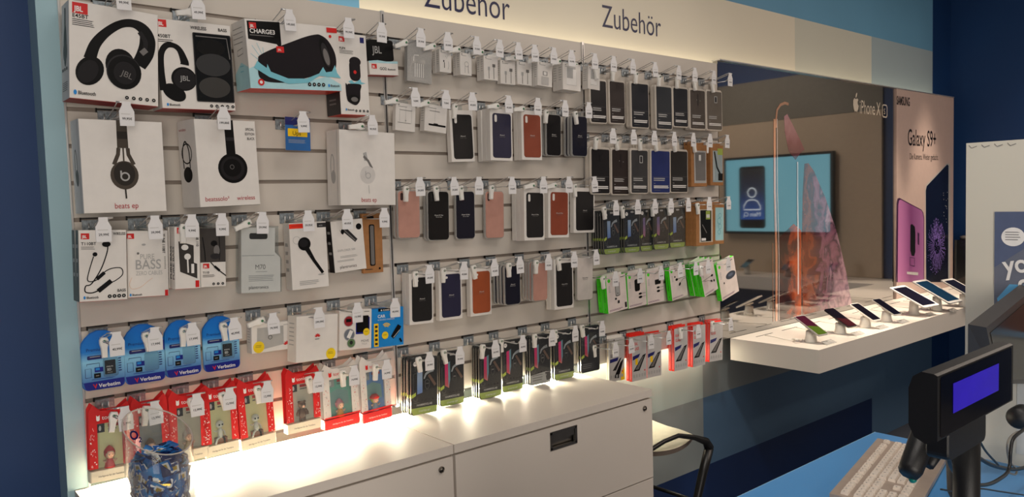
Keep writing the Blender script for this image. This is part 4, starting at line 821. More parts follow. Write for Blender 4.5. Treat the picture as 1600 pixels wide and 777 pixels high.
# ---- left section, third row
item(make_carton(f_t110, s_dark, bottom=REDCARD), [(122,360.3),(197.3,359),(199,468.4),(124.5,472)], .035, 2, 'white T110BT earphone box with black neck cable, third row far left', 'wireless earphone boxes at far left', 'box', 'earphone_box', (166,336), 6, '29,99€', None)
item(make_carton(f_pure, s_pure, bottom=REDCARD), [(197.8,361),(261.4,360.3),(264.3,461.8),(200,465.5)], .035, 1, 'earphone box with big grey PURE BASS words', 'PURE BASS earphone box', 'box', 'earphone_box', (240.6,333.4), 6, '39,99€', None)
item(make_carton(f_tune, s_stack, bottom=REDCARD), [(272.4,354),(311.5,355.5),(313.4,449.6),(273.6,453.3)], .024, 3, 'narrow box with white in-ear phones in grey window', 'narrow white earphone boxes', 'box', 'earphone_box', (296.8,331.7), 6, '9,99€', 'down')
item(make_carton(f_t110b), [(311.5,356.7),(351.8,356.7),(353,447),(314,449.6)], .024, 2, 'small earphone box with dark window over white lower half', 'dark window earphone boxes', 'box', 'earphone_box', (342,330), 6, '9,99€', None)
item(mk_m70, [(376.7,351.8),(438,354),(440,457),(379,458)], .03, 1, 'clear shell pack with M70 lettering and black headset', 'clear M70 headset pack', 'box', 'headset_box', (407,328.6), 6, '29,99€', 'side', y=-.075)
item(make_carton(f_voy, lambda f: f.lines(.2,.2,.7,.7,4,LGREY)), [(450.8,348.9),(508.2,346.4),(514.8,448.4),(457.4,453.3)], .045, 1, 'white headset box with orange stripe and long black boom', 'headset box with orange stripe', 'box', 'headset_box', (484,325.4), 6, '59,95€', None)
item(make_carton(f_expl, s_dark), [(514.8,345.7),(564.4,342.5),(574.7,421.5),(524.6,424.6)], .035, 1, 'white headset box with slanted grey earpiece and dark side', 'slanted earpiece headset box', 'box', 'headset_box', (543,325), 6, '49,95€', None)
item(mk_kraftpen, [(565,333.4),(594,334.7),(601,425),(567.4,428)], .006, 2, 'brown kraft card with grey stylus beside chrome upright', 'brown kraft stylus cards', 'card', 'stylus_card', (601.6,322.4), 6, '9,99€', None)
# ---- left section, fourth row
for q, tp, pr, mic, nm in [([(125.2,520.6),(192,512),(195.8,603),(131,612)],(177,520),'40,99€',True,'leftmost'),([(191.5,512),(256,503),(258,594),(197,602)],(244.5,512.6),'17,99€',False,'second'),
    ([(256,504),(311,496),(314.5,583),(260,592)],(305.6,506),'17,99€',False,'third'),([(315.4,499),(372,490),(375.5,575),(319,582)],(369,496.7),'40,99€',True,'rightmost')]:
    item(mk_verb(True, mic), q, .0015, 2, f'blue Verbatim memory card pack, {nm} of the four', f'{nm} blue memory card packs', 'memory card pack', 'memory_card_pack', tp, 9, pr, 'down', sp=.009, y=-.05)
item(make_carton(f_huaL, s_lines), [(392.8,509),(455,500.3),(455,544.4),(393.5,554)], .035, 1, 'low white router box with silver device and yellow sticker', 'low white router box', 'box', 'router_box', (429.5,489.8), 9, '79,99€', 'side', y=-.07, yaw=.05)
item(make_carton(f_huaB, s_lines), [(463,494),(527,491.3),(528,560.7),(463,566)], .05, 1, 'plain white square box with red flower mark and sticker', 'plain white router box', 'box', 'router_box', (496,482.5), 9, '299,99€', None, y=-.11, yaw=.13)
item(make_carton(f_move), [(530,484),(580.6,484.4),(580.6,543),(530.5,549)], .03, 1, 'white MOVE TALK box with three round photos', 'white box with round photos', 'box', 'speaker_box', (559,474.7), 9, '19,99€', None, y=-.06)
item(make_carton(f_car, lambda f: f.rect(0,0,1,1,BLUE), m=BLUE), [(581,483),(629.5,479.6),(631.7,538.7),(581,544.4)], .03, 1, 'bright blue CAR WiFi box with black plug and yellow strip', 'bright blue car box', 'box', 'adapter_box', (619,466.8), 9, '49,99€', None, y=-.06)
# ---- left section, bottom row
TT = [([(137.6,633.5),(201.7,623.7),(207.8,743.5),(140.6,755.7)],'rose',1,(188,638),'leftmost red figurine box, rose cap figure, behind the glass jar','leftmost red figurine boxes',TCREAM,1),
 ([(204,621),(256.7,612.7),(271,729),(209,743)],'green',1,(239.6,626),'red figurine box partly hidden by the glass jar rim','red figurine boxes behind jar',LGREY,1),
 ([(262.8,611.4),(322.7,600.4),(327.6,714),(266.5,726)],'bird',1,(311.7,615.9),'red figurine box just right of the jar, ochre figure','red figurine boxes right of jar',TBEIGE,1),
 ([(317.8,603),(366.7,589.4),(375,704),(318.6,716.6)],'moon',1,(360.6,602.9),'red box with white seated figure, left one of two','left white-figure boxes',TCREAM,1),
 ([(368.3,593),(422,580.8),(432,690.8),(378,706.7)],'moon',1,(417,594),'red box with white seated figure, right one of two','right white-figure boxes',TCREAM,1),
 ([(447.8,578.3),(495.5,567.3),(504,667.6),(446.6,680)],'bear',1,(498,579.6),'red box with small brown bear figure','brown bear figurine boxes',TBEIGE,1),
 ([(504,569.8),(552,559),(567,660),(504.5,672.5)],'girl',0,(551.7,569.8),'white and red box with pink-capped figure in orange','pink-capped figurine boxes',TTEAL,1),
 ([(560,558),(602,548),(617,654),(567.6,659)],'pirate',0,(604.3,560),'white and red box with red-capped lime-haired figure','red-capped figurine boxes',TBLUE,1)]
for q, kd, red, tp, ds, sh, bk, n in TT:
    item(mk_tonie(kd, bool(red), bk), q, .036, n, ds, sh, 'figurine box', 'figurine_box', tp, 11, '14,99€' if not red else '12,99€', 'down', sp=.042, y=-.085)
# ---- middle section, top row: small white cable boxes
item(mk_earpods, [(638,65.7),(673.8,66.5),(673,127.3),(638,127.3)], .02, 1, 'clear case with white wired earphones on grey card', 'clear earphone case', 'box', 'earphone_box', (657.6,47.8), 0, '29,99€', 'side', y=-.07)
CB = [([(686.8,77.5),(705,79),(705,114),(686.8,112.5)],(702,55),.022,2,0,'tiny white adapter box','first small cable boxes'),
 ([(719,82),(737,84),(737,118.5),(719,117)],(741,60.8),.022,2,1,'tiny white box with looped cable','second small cable boxes'),
 ([(756,87),(778,89),(778,126),(756,124.5)],(777.6,65),.022,2,2,'small white box with two plugs','third small cable boxes'),
 ([(782,94),(805,96),(805,132.7),(782,131)],(807,70.3),.022,1,2,'small white box with thin cable ends','fourth small cable boxes'),
 ([(808,96),(831,98),(831,134),(808,132)],(835.4,74.3),.022,1,2,'small white box with grey cable ends','fifth small cable boxes'),
 ([(840,96),(864,99),(862,136),(840,134)],(863,78.9),.022,2,3,'white box with square plug picture','sixth small cable boxes'),
 ([(879,97.5),(908,102),(907,143),(880,140)],(894.6,82.4),.03,2,4,'larger white charger box left of the seam','larger white charger boxes'),
 ([(919,103),(937.5,105.5),(937,138),(919,142)],(928,89),.035,1,4,'white charger box beside the black case packs','white charger box beside seam')]
for q, tp, d, n, st, ds, sh in CB:
    item(make_carton(f_cable(st), s_lines), q, d, n, ds+', top row of middle panel', sh, 'box', 'cable_box', tp, 0, '29,00€', 'side')
# ---- middle section, second row
item(make_carton(f_cable(5)), [(619.5,160.8),(650,163),(648,206),(616.7,203.8)], .02, 1, 'flat white adapter box with fine vertical lines, second row', 'flat white adapter box', 'box', 'cable_box', (645,138), 2, '9,00€', 'side', y=-.06)
item(make_carton(f_cable(6), s_lines), [(665,162.4),(699.8,167),(696.5,208),(662.5,205)], .03, 1, 'white adapter box with black bar picture, second row', 'adapter box with black bar', 'box', 'cable_box', (694.6,140.6), 2, '9,00€', 'side', y=-.06)
def LC(col, q, tp, n, cam, k, ds, sh, l1='iPhone X', l2='Leather Case', lock='down', pr='49,00€'):
    item(mk_leather(cases[col], l1, l2, cam), q, .024, n, ds, sh, 'phone case box', 'phone_case_box', tp, k, pr, lock)
def SC(col, q, tp, n, cam, k, ds, sh, l1='iPhone X', l2='Silicone Case', txt=None, sp=.019):
    item(mk_sili(cases[col], l1, l2, cam, None, txt), q, .014, n, ds, sh, 'phone case pack', 'phone_case_pack', tp, k, '39,00€', 'down', sp=sp)
LC('black', [(703,172),(738,172.5),(742,251.5),(705,254.5)], (739.5,147.5), 1, 'x', 2, 'black leather case box, first in second row', 'upper black leather case box')
LC('navy', [(765.7,170),(800.5,171.5),(800.5,251.5),(766.5,251)], (794,153), 3, 'x', 2, 'navy leather case box, second row of middle panel', 'upper navy leather case boxes', lock='side')
LC('brown', [(814,172),(846,174),(846.8,250.5),(816,250)], (841,155.4), 2, 'x', 2, 'brown leather case box, second row of middle panel', 'upper brown leather case boxes', lock='side')
SC('sblack', [(854,178),(877,179),(877,245),(854,243)], (880,160), 2, None, 2, 'glossy black silicone case pack, second row', 'upper black silicone packs')
SC('snavy', [(894,180.5),(918,181.5),(918,245.5),(894,244)], (920.6,163.5), 3, None, 2, 'glossy navy silicone case pack left of the seam, second row', 'upper navy silicone packs')
# ---- third row
SC('pink', [(621,297.6),(656.8,297.6),(656.8,372),(622,374)], (658.4,277.3), 2, 'x', 5, 'pink silicone case pack beside the chrome upright', 'left pink silicone packs', txt=cases['pink'])
SC('sblack', [(668,298.4),(702,298.4),(702.5,375.5),(669,377)], (706,275.7), 2, None, 5, 'glossy black silicone case pack right of the pink', 'middle black silicone packs', l1='iPhone XS Max')
SC('snavy', [(712,298.4),(742,298.4),(743,373.5),(713,375)], (750,275), 1, None, 5, 'glossy dark navy silicone case pack, third row', 'third row navy silicone pack', l1='iPhone XS Max')
SC('pink', [(757.5,298.4),(788,298.4),(788,372.5),(759,373.5)], (799,275.7), 1, 'x', 5, 'pink silicone case pack left of the leather boxes', 'right pink silicone pack', txt=cases['pink'])
LC('black', [(818.7,294.3),(850.3,294.3),(851,375.4),(819.5,376.2)], (850,274), 3, 'x', 5, 'black leather case box with camera slot, third row', 'third row black leather boxes', 'iPhone XS Max', lock='side')
LC('brown', [(856.8,293.5),(889,294.3),(889,371.4),(856.8,372)], (891,276.5), 2, 'x', 5, 'brown leather case box, third row of middle panel', 'third row brown leather boxes', 'iPhone XS Max', lock='side')
LC('black', [(896.5,292.7),(929,294.3),(929,362.8),(896.5,365)], (928,275.7), 1, None, 5, 'black leather folio box overlapping the seam, third row', 'black folio box at the seam', 'iPhone X', 'Leather Folio')
# ---- fourth row
LC('black', [(639.5,428),(676.8,425.7),(677,503.5),(639.8,509.7)], (670,409.5), 2, '8', 8, 'black leather case box, first in fourth row', 'lower left black leather boxes', 'iPhone 8')
LC('navy', [(684.9,423),(720.6,420.8),(723,497.9),(687.3,501.6)], (720.6,403.8), 1, '8', 8, 'navy leather case box, second in fourth row', 'fourth row navy leather box', 'iPhone 8')
LC('orange', [(733.5,419),(766.8,416.8),(768.4,491.4),(736,495)], (768.4,403), 1, '8', 8, 'orange brown leather case box, third in fourth row', 'orange leather case box', 'iPhone 8')
SC('snavy', [(788,415),(813,412),(814,476),(790,478)], (809.8,397.3), 4, None, 8, 'dark silicone case pack in grey tray, fourth row', 'dark grey-edged silicone packs', 'iPhone 8', sp=.02)
SC('pink', [(832.5,409.5),(856,408),(856,470),(833,472)], (855,394), 4, None, 8, 'pink silicone case pack, fourth row', 'fourth row pink silicone packs', 'iPhone 8', txt=cases['pink'], sp=.018)
LC('black', [(864.9,405.3),(895,403.7),(896.5,480.7),(867,484.8)], (895.7,390), 2, '8', 8, 'black leather case box right of the pink packs', 'lower right black leather boxes', 'iPhone 8 Plus')
SC('white', [(901,401),(926.5,399.5),(927,469),(902,470.5)], (929.8,388), 1, None, 8, 'pale white silicone case pack beside the seam', 'pale white silicone pack', 'iPhone 8 Plus', txt=DGREY)
# ---- bottom row of the middle section
SL = [([(642,561),(683,556),(683.5,643),(643,650)],(670,547),'blue','green',5,'leftmost screen protector pack with blue glass','leftmost protector packs'),
 ([(687,552),(724,546),(725,629),(688,637)],(720.5,538),'pink','green',2,'screen protector pack, second from left, red glass','second protector packs'),
 ([(748.6,542),(782.5,536.5),(783.3,618),(749.4,625)],(774.7,529),'pink','green',4,'screen protector pack with red glass, third from left','third protector packs'),
 ([(784.5,533),(816,528),(817,608),(785.4,614)],(814.6,522.4),'pink','green',1,'screen protector pack, fourth from left','fourth protector pack'),
 ([(828,527),(859,521),(860.5,597),(829,603)],(860,513.5),'pink','white',3,'screen protector pack with white foot','white-footed protector packs'),
 ([(866,520),(896,514),(896.5,589),(867,595)],(895.7,507.8),'pink','green',2,'screen protector pack, sixth from left','sixth protector packs'),
 ([(907,512),(936,507),(937,578),(908.5,583.5)],(938,501.4),'pink','grey',2,'screen protector pack with dark grey foot','grey-footed protector packs')]
for q, tp, ph, ft, n, ds, sh in SL:
    item(mk_slab(ph, ft, ft != 'grey'), q, .002, n, ds+', bottom row', sh, 'screen protector', 'screen_protector_pack', tp, 11, '39,99€', 'down', sp=.0145)
# ---- right section, top row
NOTE = {'a': mat('case_black',(22,20,22),.3), 'b': mat('case_brown_black',(40,30,28),.35), 'c': mat('case_ink',(22,26,34),.3), 'd': mat('case_slate',(42,46,52),.3), 'e': mat('case_taupe',(70,62,56),.35), 'f': mat('case_blue',(20,38,100),.35), 'g': mat('case_charcoal',(52,52,54),.35), 'h': mat('case_pale_taupe',(98,90,82),.3)}
def SM(q, tp, n, c, st, k, ds, sh):
    (x0,y0),(x1,y1) = q; s = -.10
    g = [(x0-4.5,y0-4),(x1+3.5,y0-4+1.5),(x1+3.5,y1+4),(x0-4.5,y1+5)] if k < 6 else None
    item(mk_sam(NOTE[c], st), g, .016, n, ds, sh, 'phone case pack', 'phone_case_pack', tp, k, '29,99€', 'down')
T1 = [((926,126),(945,189),(958.5,90),2,'a',0,'leftmost black'),((956,128),(973.6,190),(986,94),2,'b',0,'brown black'),((990,131),(1010.8,196.5),(1022,99.5),2,'c',0,'ink black'),((1028.8,136),(1047,199),(1058,106.5),2,'d',0,'dark slate'),
 ((1055.6,138.5),(1072,195),(1085.7,110),2,'c',0,'glossy ink'),((1082,141.5),(1099,198.5),(1113,113),2,'e',2,'grey taupe'),((1108,143.5),(1125,200),(1141,117),2,'h',1,'pale taupe rightmost')]
for a, b, tp, n, c, st, nm in T1: SM((a,b), tp, n, c, st, 0, f'{nm} phone case pack in milky tray, top row at right', f'{nm} top row case packs')
T2 = [((927,233),(950,300),(959.4,202.5),2,'a',3,'first black'),((959.4,234),(980,301),(991,205),2,'b',2,'second brown black'),((989.5,235),(1009.6,299),(1023,205),3,'g',1,'charcoal grey'),((1021,236),(1044,298.5),(1052,207.6),2,'f',0,'dark blue'),((1051,236.5),(1071.5,297.5),(1081.5,208.4),2,'a',0,'plain black rightmost')]
for a, b, tp, n, c, st, nm in T2: SM((a,b), tp, n, c, st, 3, f'{nm} phone case pack, second row of right panel', f'{nm} second row case packs')
def KB(ct, q, tp, n, k, ds, sh, d=.02): item(mk_kraft(ct), q, d, n, ds, sh, 'box', 'kraft_box', tp, k, '19,99€', 'down')
KB('clear', [(1080,226),(1104,227),(1105,291),(1080,292)], (1110,209), 2, 3, 'brown kraft box showing a clear case, second row', 'kraft boxes with clear case')
KB('strap', [(1110,226),(1130,228),(1130,289),(1110,290.5)], (1136,210), 1, 3, 'brown kraft box with black strap, beside the poster', 'kraft box with black strap')
T3 = [([(943,330),(967.5,328),(968,395),(943.5,399)],(961,311),'blue',5,'leftmost'),([(975.6,328.5),(999,327),(999,393),(975.6,396)],(997.5,311),'blue',3,'second'),([(1000.7,327),(1019.4,326),(1019.4,391),(1000.7,393.5)],(1022.7,308.7),'mauve',1,'third'),([(1021.5,326),(1044.6,325),(1044.6,388),(1021.5,391)],(1048.7,309.5),'mauve',2,'fourth'),([(1046.5,325),(1070,324),(1070,385),(1046.5,388)],(1074,307),'blue',2,'rightmost')]
for q, tp, ph, n, nm in T3: item(mk_slab(ph, 'green'), q, .002, n, f'{nm} hammer screen protector pack, third row of right panel', f'{nm} third row protector packs', 'screen protector', 'screen_protector_pack', tp, 6, '39,99€', 'down', sp=.0145)
KB('black', [(1087,317),(1114.5,319),(1115,383),(1088.5,385)], (1109.6,305.4), 3, 6, 'brown kraft box with black case, third row of right panel', 'kraft boxes with black case')
KB('teal', [(1115.5,319),(1131.5,320),(1131,380.5),(1116,382)], (1138,305.4), 1, 6, 'narrow kraft box with aqua cable, beside the poster', 'kraft box with aqua cable')
GR = [([(946,432),(977,430),(980.8,484.6),(951,488)],(962.7,418.5),0,2,'leftmost'),([(978.6,427.7),(1007,424.3),(1011.8,477),(982.8,481)],(998.7,413.5),1,1,'second'),([(1007.5,424),(1034.7,421),(1038,471),(1012.9,475)],(1031,410),2,1,'third'),
 ([(1044.7,417.6),(1069.8,415),(1074.8,463.7),(1050.6,467.8)],(1062,406),3,1,'fourth'),([(1091.6,411),(1113.3,406.8),(1122.5,457),(1100.8,458.6)],(1107.5,401),4,3,'fifth'),([(1119,409.3),(1146,405),(1155.5,462),(1127.5,463.7)],(1139,397.6),5,1,'rightmost')]
for q, tp, st, n, nm in GR: item(mk_green(st), q, .028, n, f'{nm} green and white accessory box, fourth row of right panel', f'{nm} green accessory boxes', 'box', 'accessory_box', tp, 9, '29,99€', 'down')
hook((1085.7,405), 9, '29,99€', 'chrome peg hook between the fourth and fifth green accessory boxes', -.03, 'down')
RG = [([(951,530),(975,527),(976,594),(952.6,597)],(960,523.8),False,False,1,'grey box with slanted dark phone, first in bottom row','dark phone glass box'),
 ([(987,527),(1010.4,522.7),(1010.4,592),(987.8,597)],(987,520),True,True,2,'leftmost REAL GLASS box with yellow patch','leftmost REAL GLASS boxes'),
 ([(1011,524),(1033,521),(1033.8,586.5),(1011.2,591)],(1018,515.5),True,True,1,'second REAL GLASS box with yellow patch','second REAL GLASS box'),
 ([(1053,514),(1074,511),(1074.8,576),(1054,580.4)],(1043,514),True,False,2,'REAL GLASS box right of the empty gap','third REAL GLASS boxes'),
 ([(1082.3,510.5),(1101.6,506.8),(1102,570.4),(1083,573.7)],(1091.5,503),True,False,2,'fourth REAL GLASS box from left','fourth REAL GLASS boxes'),
 ([(1109,505),(1130,501.8),(1128.4,562.8),(1109,565.4)],(1141,494),True,False,2,'rightmost REAL GLASS box beside the shelf','rightmost REAL GLASS boxes')]
for q, tp, rd, yl, n, ds, sh in RG: item(mk_glass(yl, rd), q, .016, n, ds, sh, 'glass protector box', 'glass_protector_box', tp, 12, '29,99€', 'down')
# ------------------------------------------------------------------ filing cabinets
CABW = mat('cabinet_white_enamel', (216,206,196), .5, var=.012, scale=2, spec=.35)
SEAM = mat('dark_plinth_brown', (40,32,28), .6)  # dark brown of the recessed plinth under each cabinet
def cabinet(x0, x1, lab, handle):
    t = empty('filing_cabinet'); t.location = (x0, -.43, FLOOR); w = x1-x0; H = .76-FLOOR
    mb = MB(); mb.box(0, w, .018, .43, .03, H-.028, CABW); mb.box(.03, w-.03, .04, .40, 0, .03, SEAM); mb.build('body', t)
    mb = MB(); mb.prism([(0,H-.028),(w,H-.028),(w,H),(0,H)], 0, .43, CABW, bev=.0015); mb.build('worktop', t)
    zs_ = [(.035, .345), (.350, .655), (.660, H-.036)]
    for i, (a, b) in enumerate(zs_):
        mb = MB(); g = .0025
        if handle and i == 2:
            hx, hz, hw, hh = .475, .925, .063, .030
            for r in [(g,hx-hw,a,b),(hx+hw,w-g,a,b),(hx-hw,hx+hw,a,hz-hh),(hx-hw,hx+hw,hz+hh,b)]: mb.box(r[0], r[1], 0, .018, r[2], r[3], CABW)
            mb.box(g, w-g, .0175, .0185, a, b, CABW)
        else: mb.prism([(g,a),(w-g,a),(w-g,b),(g,b)], 0, .018, CABW, bev=.0012)
        dr = mb.build('drawer', t)
        if handle and i == 2:
            mb = MB(); ST = mat('brushed_steel', (150,146,140), .3, metal=1)
            for r in [(hx-hw-.003,hx+hw+.003,hz+hh-.007,hz+hh+.003),(hx-hw-.003,hx+hw+.003,hz-hh-.003,hz-hh+.006),(hx-hw-.003,hx-hw+.007,hz-hh,hz+hh),(hx+hw-.007,hx+hw+.003,hz-hh,hz+hh)]: mb.box(r[0], r[1], -.002, .008, r[2], r[3], ST)
            mb.box(hx-hw, hx+hw, .014, .0165, hz-hh, hz+hh, ST); mb.prism([(hx-hw+.008,hz+hh-.03),(hx+hw-.008,hz+hh-.03),(hx+hw-.008,hz+hh-.006),(hx-hw+.008,hz+hh-.006)], .002, .006, ST); mb.build('recessed_handle', dr)
        if i == 2:
            mb = MB(); LK = mat('lock_metal', (120,112,104), .25, metal=1); M = Matrix.Translation((w-.048, 0, .943)) @ Matrix.Rotation(PI/2, 4, 'X')
            mb.lathe([(0,0),(.0105,0),(.0105,.003),(.008,.006),(.0075,.004),(.005,.004),(.005,.007),(0,.007)], LK, 20, M=M); mb.box(w-.049,w-.047,-.0076,-.0068,.938,.948,BLACK); mb.build('lock', dr)
    tag(t, lab, 'cabinet', 'white filing cabinets under the slatwall')
cabinet(-.035, .934, 'white filing cabinet at left, under the glass jar and figurines', False)
cabinet(.938, 1.900, 'white filing cabinet at right with recessed steel drawer handle', True)
# ------------------------------------------------------------------ glass jar of sim card packets
JX, JY, JZ, JR, JH = .102, -.318, .76, .081, .203
GLS = clear_mat('jar_glass', (252,253,253), .015, .03, .012, .5)
FRT = Vector((-FW.x, -FW.y, 0)).normalized(); RTH = Vector((RT.x, RT.y, 0)).normalized()
def rimz(x, y): return JH + (-.50*(x*RTH.x+y*RTH.y) -.28*(x*FRT.x+y*FRT.y))
root = empty('glass_jar'); root.location = (JX, JY, JZ)
mb = MB(); mb.lathe([(0,.001),(JR-.004,.001),(JR,.006),(JR,JH-.002),(JR-.0015,JH),(JR-.003,JH-.002),(JR-.003,.010),(0,.009)], GLS, 64)
mb.v = [(x,y,(z-JH)+rimz(x,y) if z > JH-.01 else z) for x,y,z in mb.v]; mb.build('glass_cylinder', root)
mb = MB(); ps = []
for k in range(64):
    a = 2*PI*k/64; x = (JR-.0015)*math.cos(a); y = (JR-.0015)*math.sin(a); ps.append((x, y, rimz(x, y)))
mb.tube(ps, .0019, clear_mat('jar_rim_glass',(240,232,224),.45,.1), 8, closed=True); mb.build('rim', root)
ang = math.atan2(CAM.y-JY, CAM.x-JX)-.62; mb = MB()
def onjar(u, z, k=0): a = ang+u/JR; return ((JR+.0006)*math.cos(a), (JR+.0006)*math.sin(a), z)
for s, x0, z0, sz, bd in (('O', -.020, .206, .031, .03), ('2', .005, .2, .017, .03)):
    vs, fs, W = text_mesh(s, bd); mb.add([onjar(x0+a*sz, z0+b*sz) for a, b in vs], fs, mat('indigo_logo',(20,14,90),.4))
mb.build('logo', root); tag(root, 'open glass jar filled with blue card packets, bottom left', 'jar')
SB1 = ramp_mat('packet_blue', [(0,(20,60,140)),(.5,(60,150,220)),(1,(16,60,150))], 'X', -.03, .03, rough=.2); SBD = mat('packet_navy', (22,34,88), .2); CHIP = mat('gold_chip', (216,178,60), .3, metal=.5); PLAT = mat('packet_white', (235,235,232), .3)
def simcard(v):
    t = empty('sim_card_packet'); mb = MB(); W, H = .050, .034
    if v == 1: W, H = .050, .022
    mb.prism(rrect(-W/2,-H/2,W/2,H/2,.004,3), -.0009, .0009, PLAT if v == 1 else (SB1 if v == 0 else SBD), bev=.0003)
    f = Face(mb, W, H, (-W/2,-.0009,-H/2)); f2 = Face(mb, W, H, (W/2,.0009,-H/2), (-1,0,0), (0,0,1), (0,1,0))
    if v == 1: f.rr(.38,.2,.9,.8,.001,CHIP); f.rect(.08,.3,.3,.7,LGREY); f2.rect(.04,.08,.96,.92,SB1)
    else: f.lines(.1,.1,.5,.2,1,WHITE); f2.rr(.1,.15,.55,.85,.002,PLAT); f2.rr(.2,.28,.46,.7,.001,CHIP)
    mb.build('packet', t); return t
ss = [simcard(0), simcard(1), simcard(2)]; used = [False]*3
def packet_near(i, n):
    a = i*2.399963; z = .012+(JH*.62)*(i/n); return a, z
NS = 210; rnd = random.Random(11)
for i in range(NS):
    v = (0,2,0,1,2,0,2,0,1,0)[i % 10]
    if used[v]: c = dup(ss[v])
    else: c = ss[v]; used[v] = True
    a = rnd.random()*2*PI; r = .046*math.sqrt(rnd.random()); outer = rnd.random() < .62 and i <= NS*.86
    if outer: r = .060+.003*rnd.random()
    z = .022+.122*((i+rnd.random())/NS); c.location = (JX+r*math.cos(a), JY+r*math.sin(a), JZ+z + (.018*(1-r/(JR-.03)) if i > NS*.8 else 0))
    if outer: c.rotation_euler = Euler((rnd.uniform(-.28,.28)+(PI if rnd.random()<.5 else 0), rnd.uniform(-.8,.8), a+PI/2+rnd.uniform(-.16,.16)))
    else: c.rotation_euler = Euler((rnd.uniform(-1.5,1.5), rnd.uniform(-1.2,1.2), rnd.uniform(0,6.28)))
    if i > NS*.86: c.rotation_euler = Euler((rnd.choice((-1,1))*rnd.uniform(.9,1.5), rnd.uniform(-.4,.4), rnd.uniform(0,6.28)))
    tag(c, 'small card packet heaped with others inside the glass jar', 'sim card', 'sim card packets in the glass jar')
# ------------------------------------------------------------------ devices on the shelf
PB = mat('stand_white_plastic', (228,224,216), .35); CORD = mat('white_cord', (225,222,214), .4)
def device(px, W, L, tilt, frame, screen, yaw, ztop, lab, name, cat, kind, scr2=None, stand=True, sx=0):
    p = U(px[0], px[1], ztop, 2)
    t = empty(name); t.location = p; t.rotation_euler = (tilt, 0, yaw)
    mb = MB(); T = .0075; pts = rrect(-W/2,-L/2,W/2,L/2,.009 if W < .1 else .012)
    M = Matrix.Rotation(-PI/2, 4, 'X')     # prism outline (x,z) laid flat: z -> y
    def flat(p3): return p3
    vs = lambda q, z: [(x, y, z) for x, y in q]
    n = len(pts); mb.add(vs(pts,-T/2)+vs(pts,T/2), [(i,(i+1)%n,n+(i+1)%n,n+i) for i in range(n)]+[tuple(reversed(range(n))), tuple(range(n,2*n))], frame); mb.build('casing', t)
    mb = MB(); e = .003 if W < .1 else .014; f = Face(mb, 1, 1, (0,0,T/2), (1,0,0), (0,1,0), (0,0,1)); bm = .004 if W<.1 else .018
    f.poly(rrect(-W/2+e,-L/2+bm,W/2-e,L/2-bm,.006), screen)
    if scr2: f.poly([(-W/2+e*1.5,-L/2+bm*1.3),(W/2-e*1.5,-L/2+bm*1.3),(W/2-e*1.5,-L*.12),(-W/2+e*1.5,L*.0)], scr2)
    mb.build('screen', t); tag(t, lab, cat, kind)
    # stand underneath
    s = empty('device_stand'); u = Vector((0,0,1)); s.location = (p.x+sx, p.y, .75)
    hh = p.z-.75-.012; mb = MB()
    mb.lathe([(0,0),(.030,0),(.031,.003),(.026,hh*.5),(.024,hh*.80),(0,hh*.80)], PB, 24); mb.build('base', s)
    mb = MB(); mb.box(-.018,.018,-.022,.022,-.004,.004,PB,M=Matrix.Translation((0,0,hh*.93)) @ Matrix.Rotation(tilt,4,'X') ); mb.tube([(0,0,hh*.78),(0,0,hh*.95)], .012, PB, 12); mb.build('clamp', s)
    mb = MB(); cp = []
    for k in range(24):
        a = k*.9; q = k/23; cp.append((-.035-.045*math.sin(q*PI)+.0045*math.cos(a*2), .03+.05*q-.02*math.sin(q*PI), .006+.020*math.sin(q*PI)*.5+.0045*(1+math.sin(a*2))))
    mb.tube(cp, .0026, CORD, 6); mb.tube([cp[-1], (-.03,.13,.003), (.0,.2,.0025), (.02, .415-p.y-.5 if False else min(.415, -.09-p.y), .0025)], .0018, CORD, 6); mb.build('coiled_cable', s)
    tag(s, 'white stand with coiled cable under the '+lab.split(' on ')[0].split(' lying')[0], 'stand', 'white device stands on shelf')
    # clear price plate in front
    c = MB(); c.add([(-.045,-.015,0),(.055,-.015,0),(.055,.018,.012),(-.045,.018,.012),(-.045,-.015,.0015),(.055,-.015,.0015),(.055,.018,.0135),(-.045,.018,.0135)], [(0,3,2,1),(4,5,6,7),(0,1,5,4),(2,3,7,6),(0,4,7,3),(1,2,6,5)], clear_mat('plate_acrylic',(235,235,232),.35,.1))
    f = Face(c, .1, .035, (-.045,-.0153,.0016), (1,0,0), (0,.94,.34), (0,-.34,.94)); f.lines(.06,.2,.9,.85,4,LGREY,fill=.3)
    o = c.build('price_plate'); o.location = (p.x+.02, p.y-.085, .7502); tag(o, 'clear price plate in front of the '+lab.split(' on ')[0], 'price plate', 'clear price plates on shelf')
SCRD = mat('dark_screen', (20,14,18), .12, coat=1); SCRM = mat('maroon_screen', (70,22,40), .15, coat=1, emit=.12); SCRG = mat('olive_green_screen', (74,98,30), .2); SCRB = mat('dark_blue_screen', (16,44,66), .1, coat=1); BZ = mat('black_bezel', (12,12,13), .15, coat=.5); WBZ = mat('white_bezel', (232,228,224), .3)
g = 'phones on the display shelf'
device((1267,509), .078, .168, math.radians(28), LGREY, SCRM, -.16, .835, 'maroon and green screened phone on stand nearest the shelf corner', 'smartphone', 'phone', g, SCRG)
device((1313,497), .078, .168, math.radians(28), BZ, SCRD, -.16, .835, 'black phone with reddish screen on second stand', 'smartphone', 'phone', g, mat('dark_red_screen',(60,24,28),.15))
device((1352,488), .076, .165, math.radians(28), WBZ, SCRD, -.16, .835, 'silver edged dark phone on third stand', 'smartphone', 'phone', g)
device((1385,480), .075, .162, math.radians(28), LGREY, SCRD, -.16, .835, 'dark brown phone on fourth stand left of tablets', 'smartphone', 'phone', g)
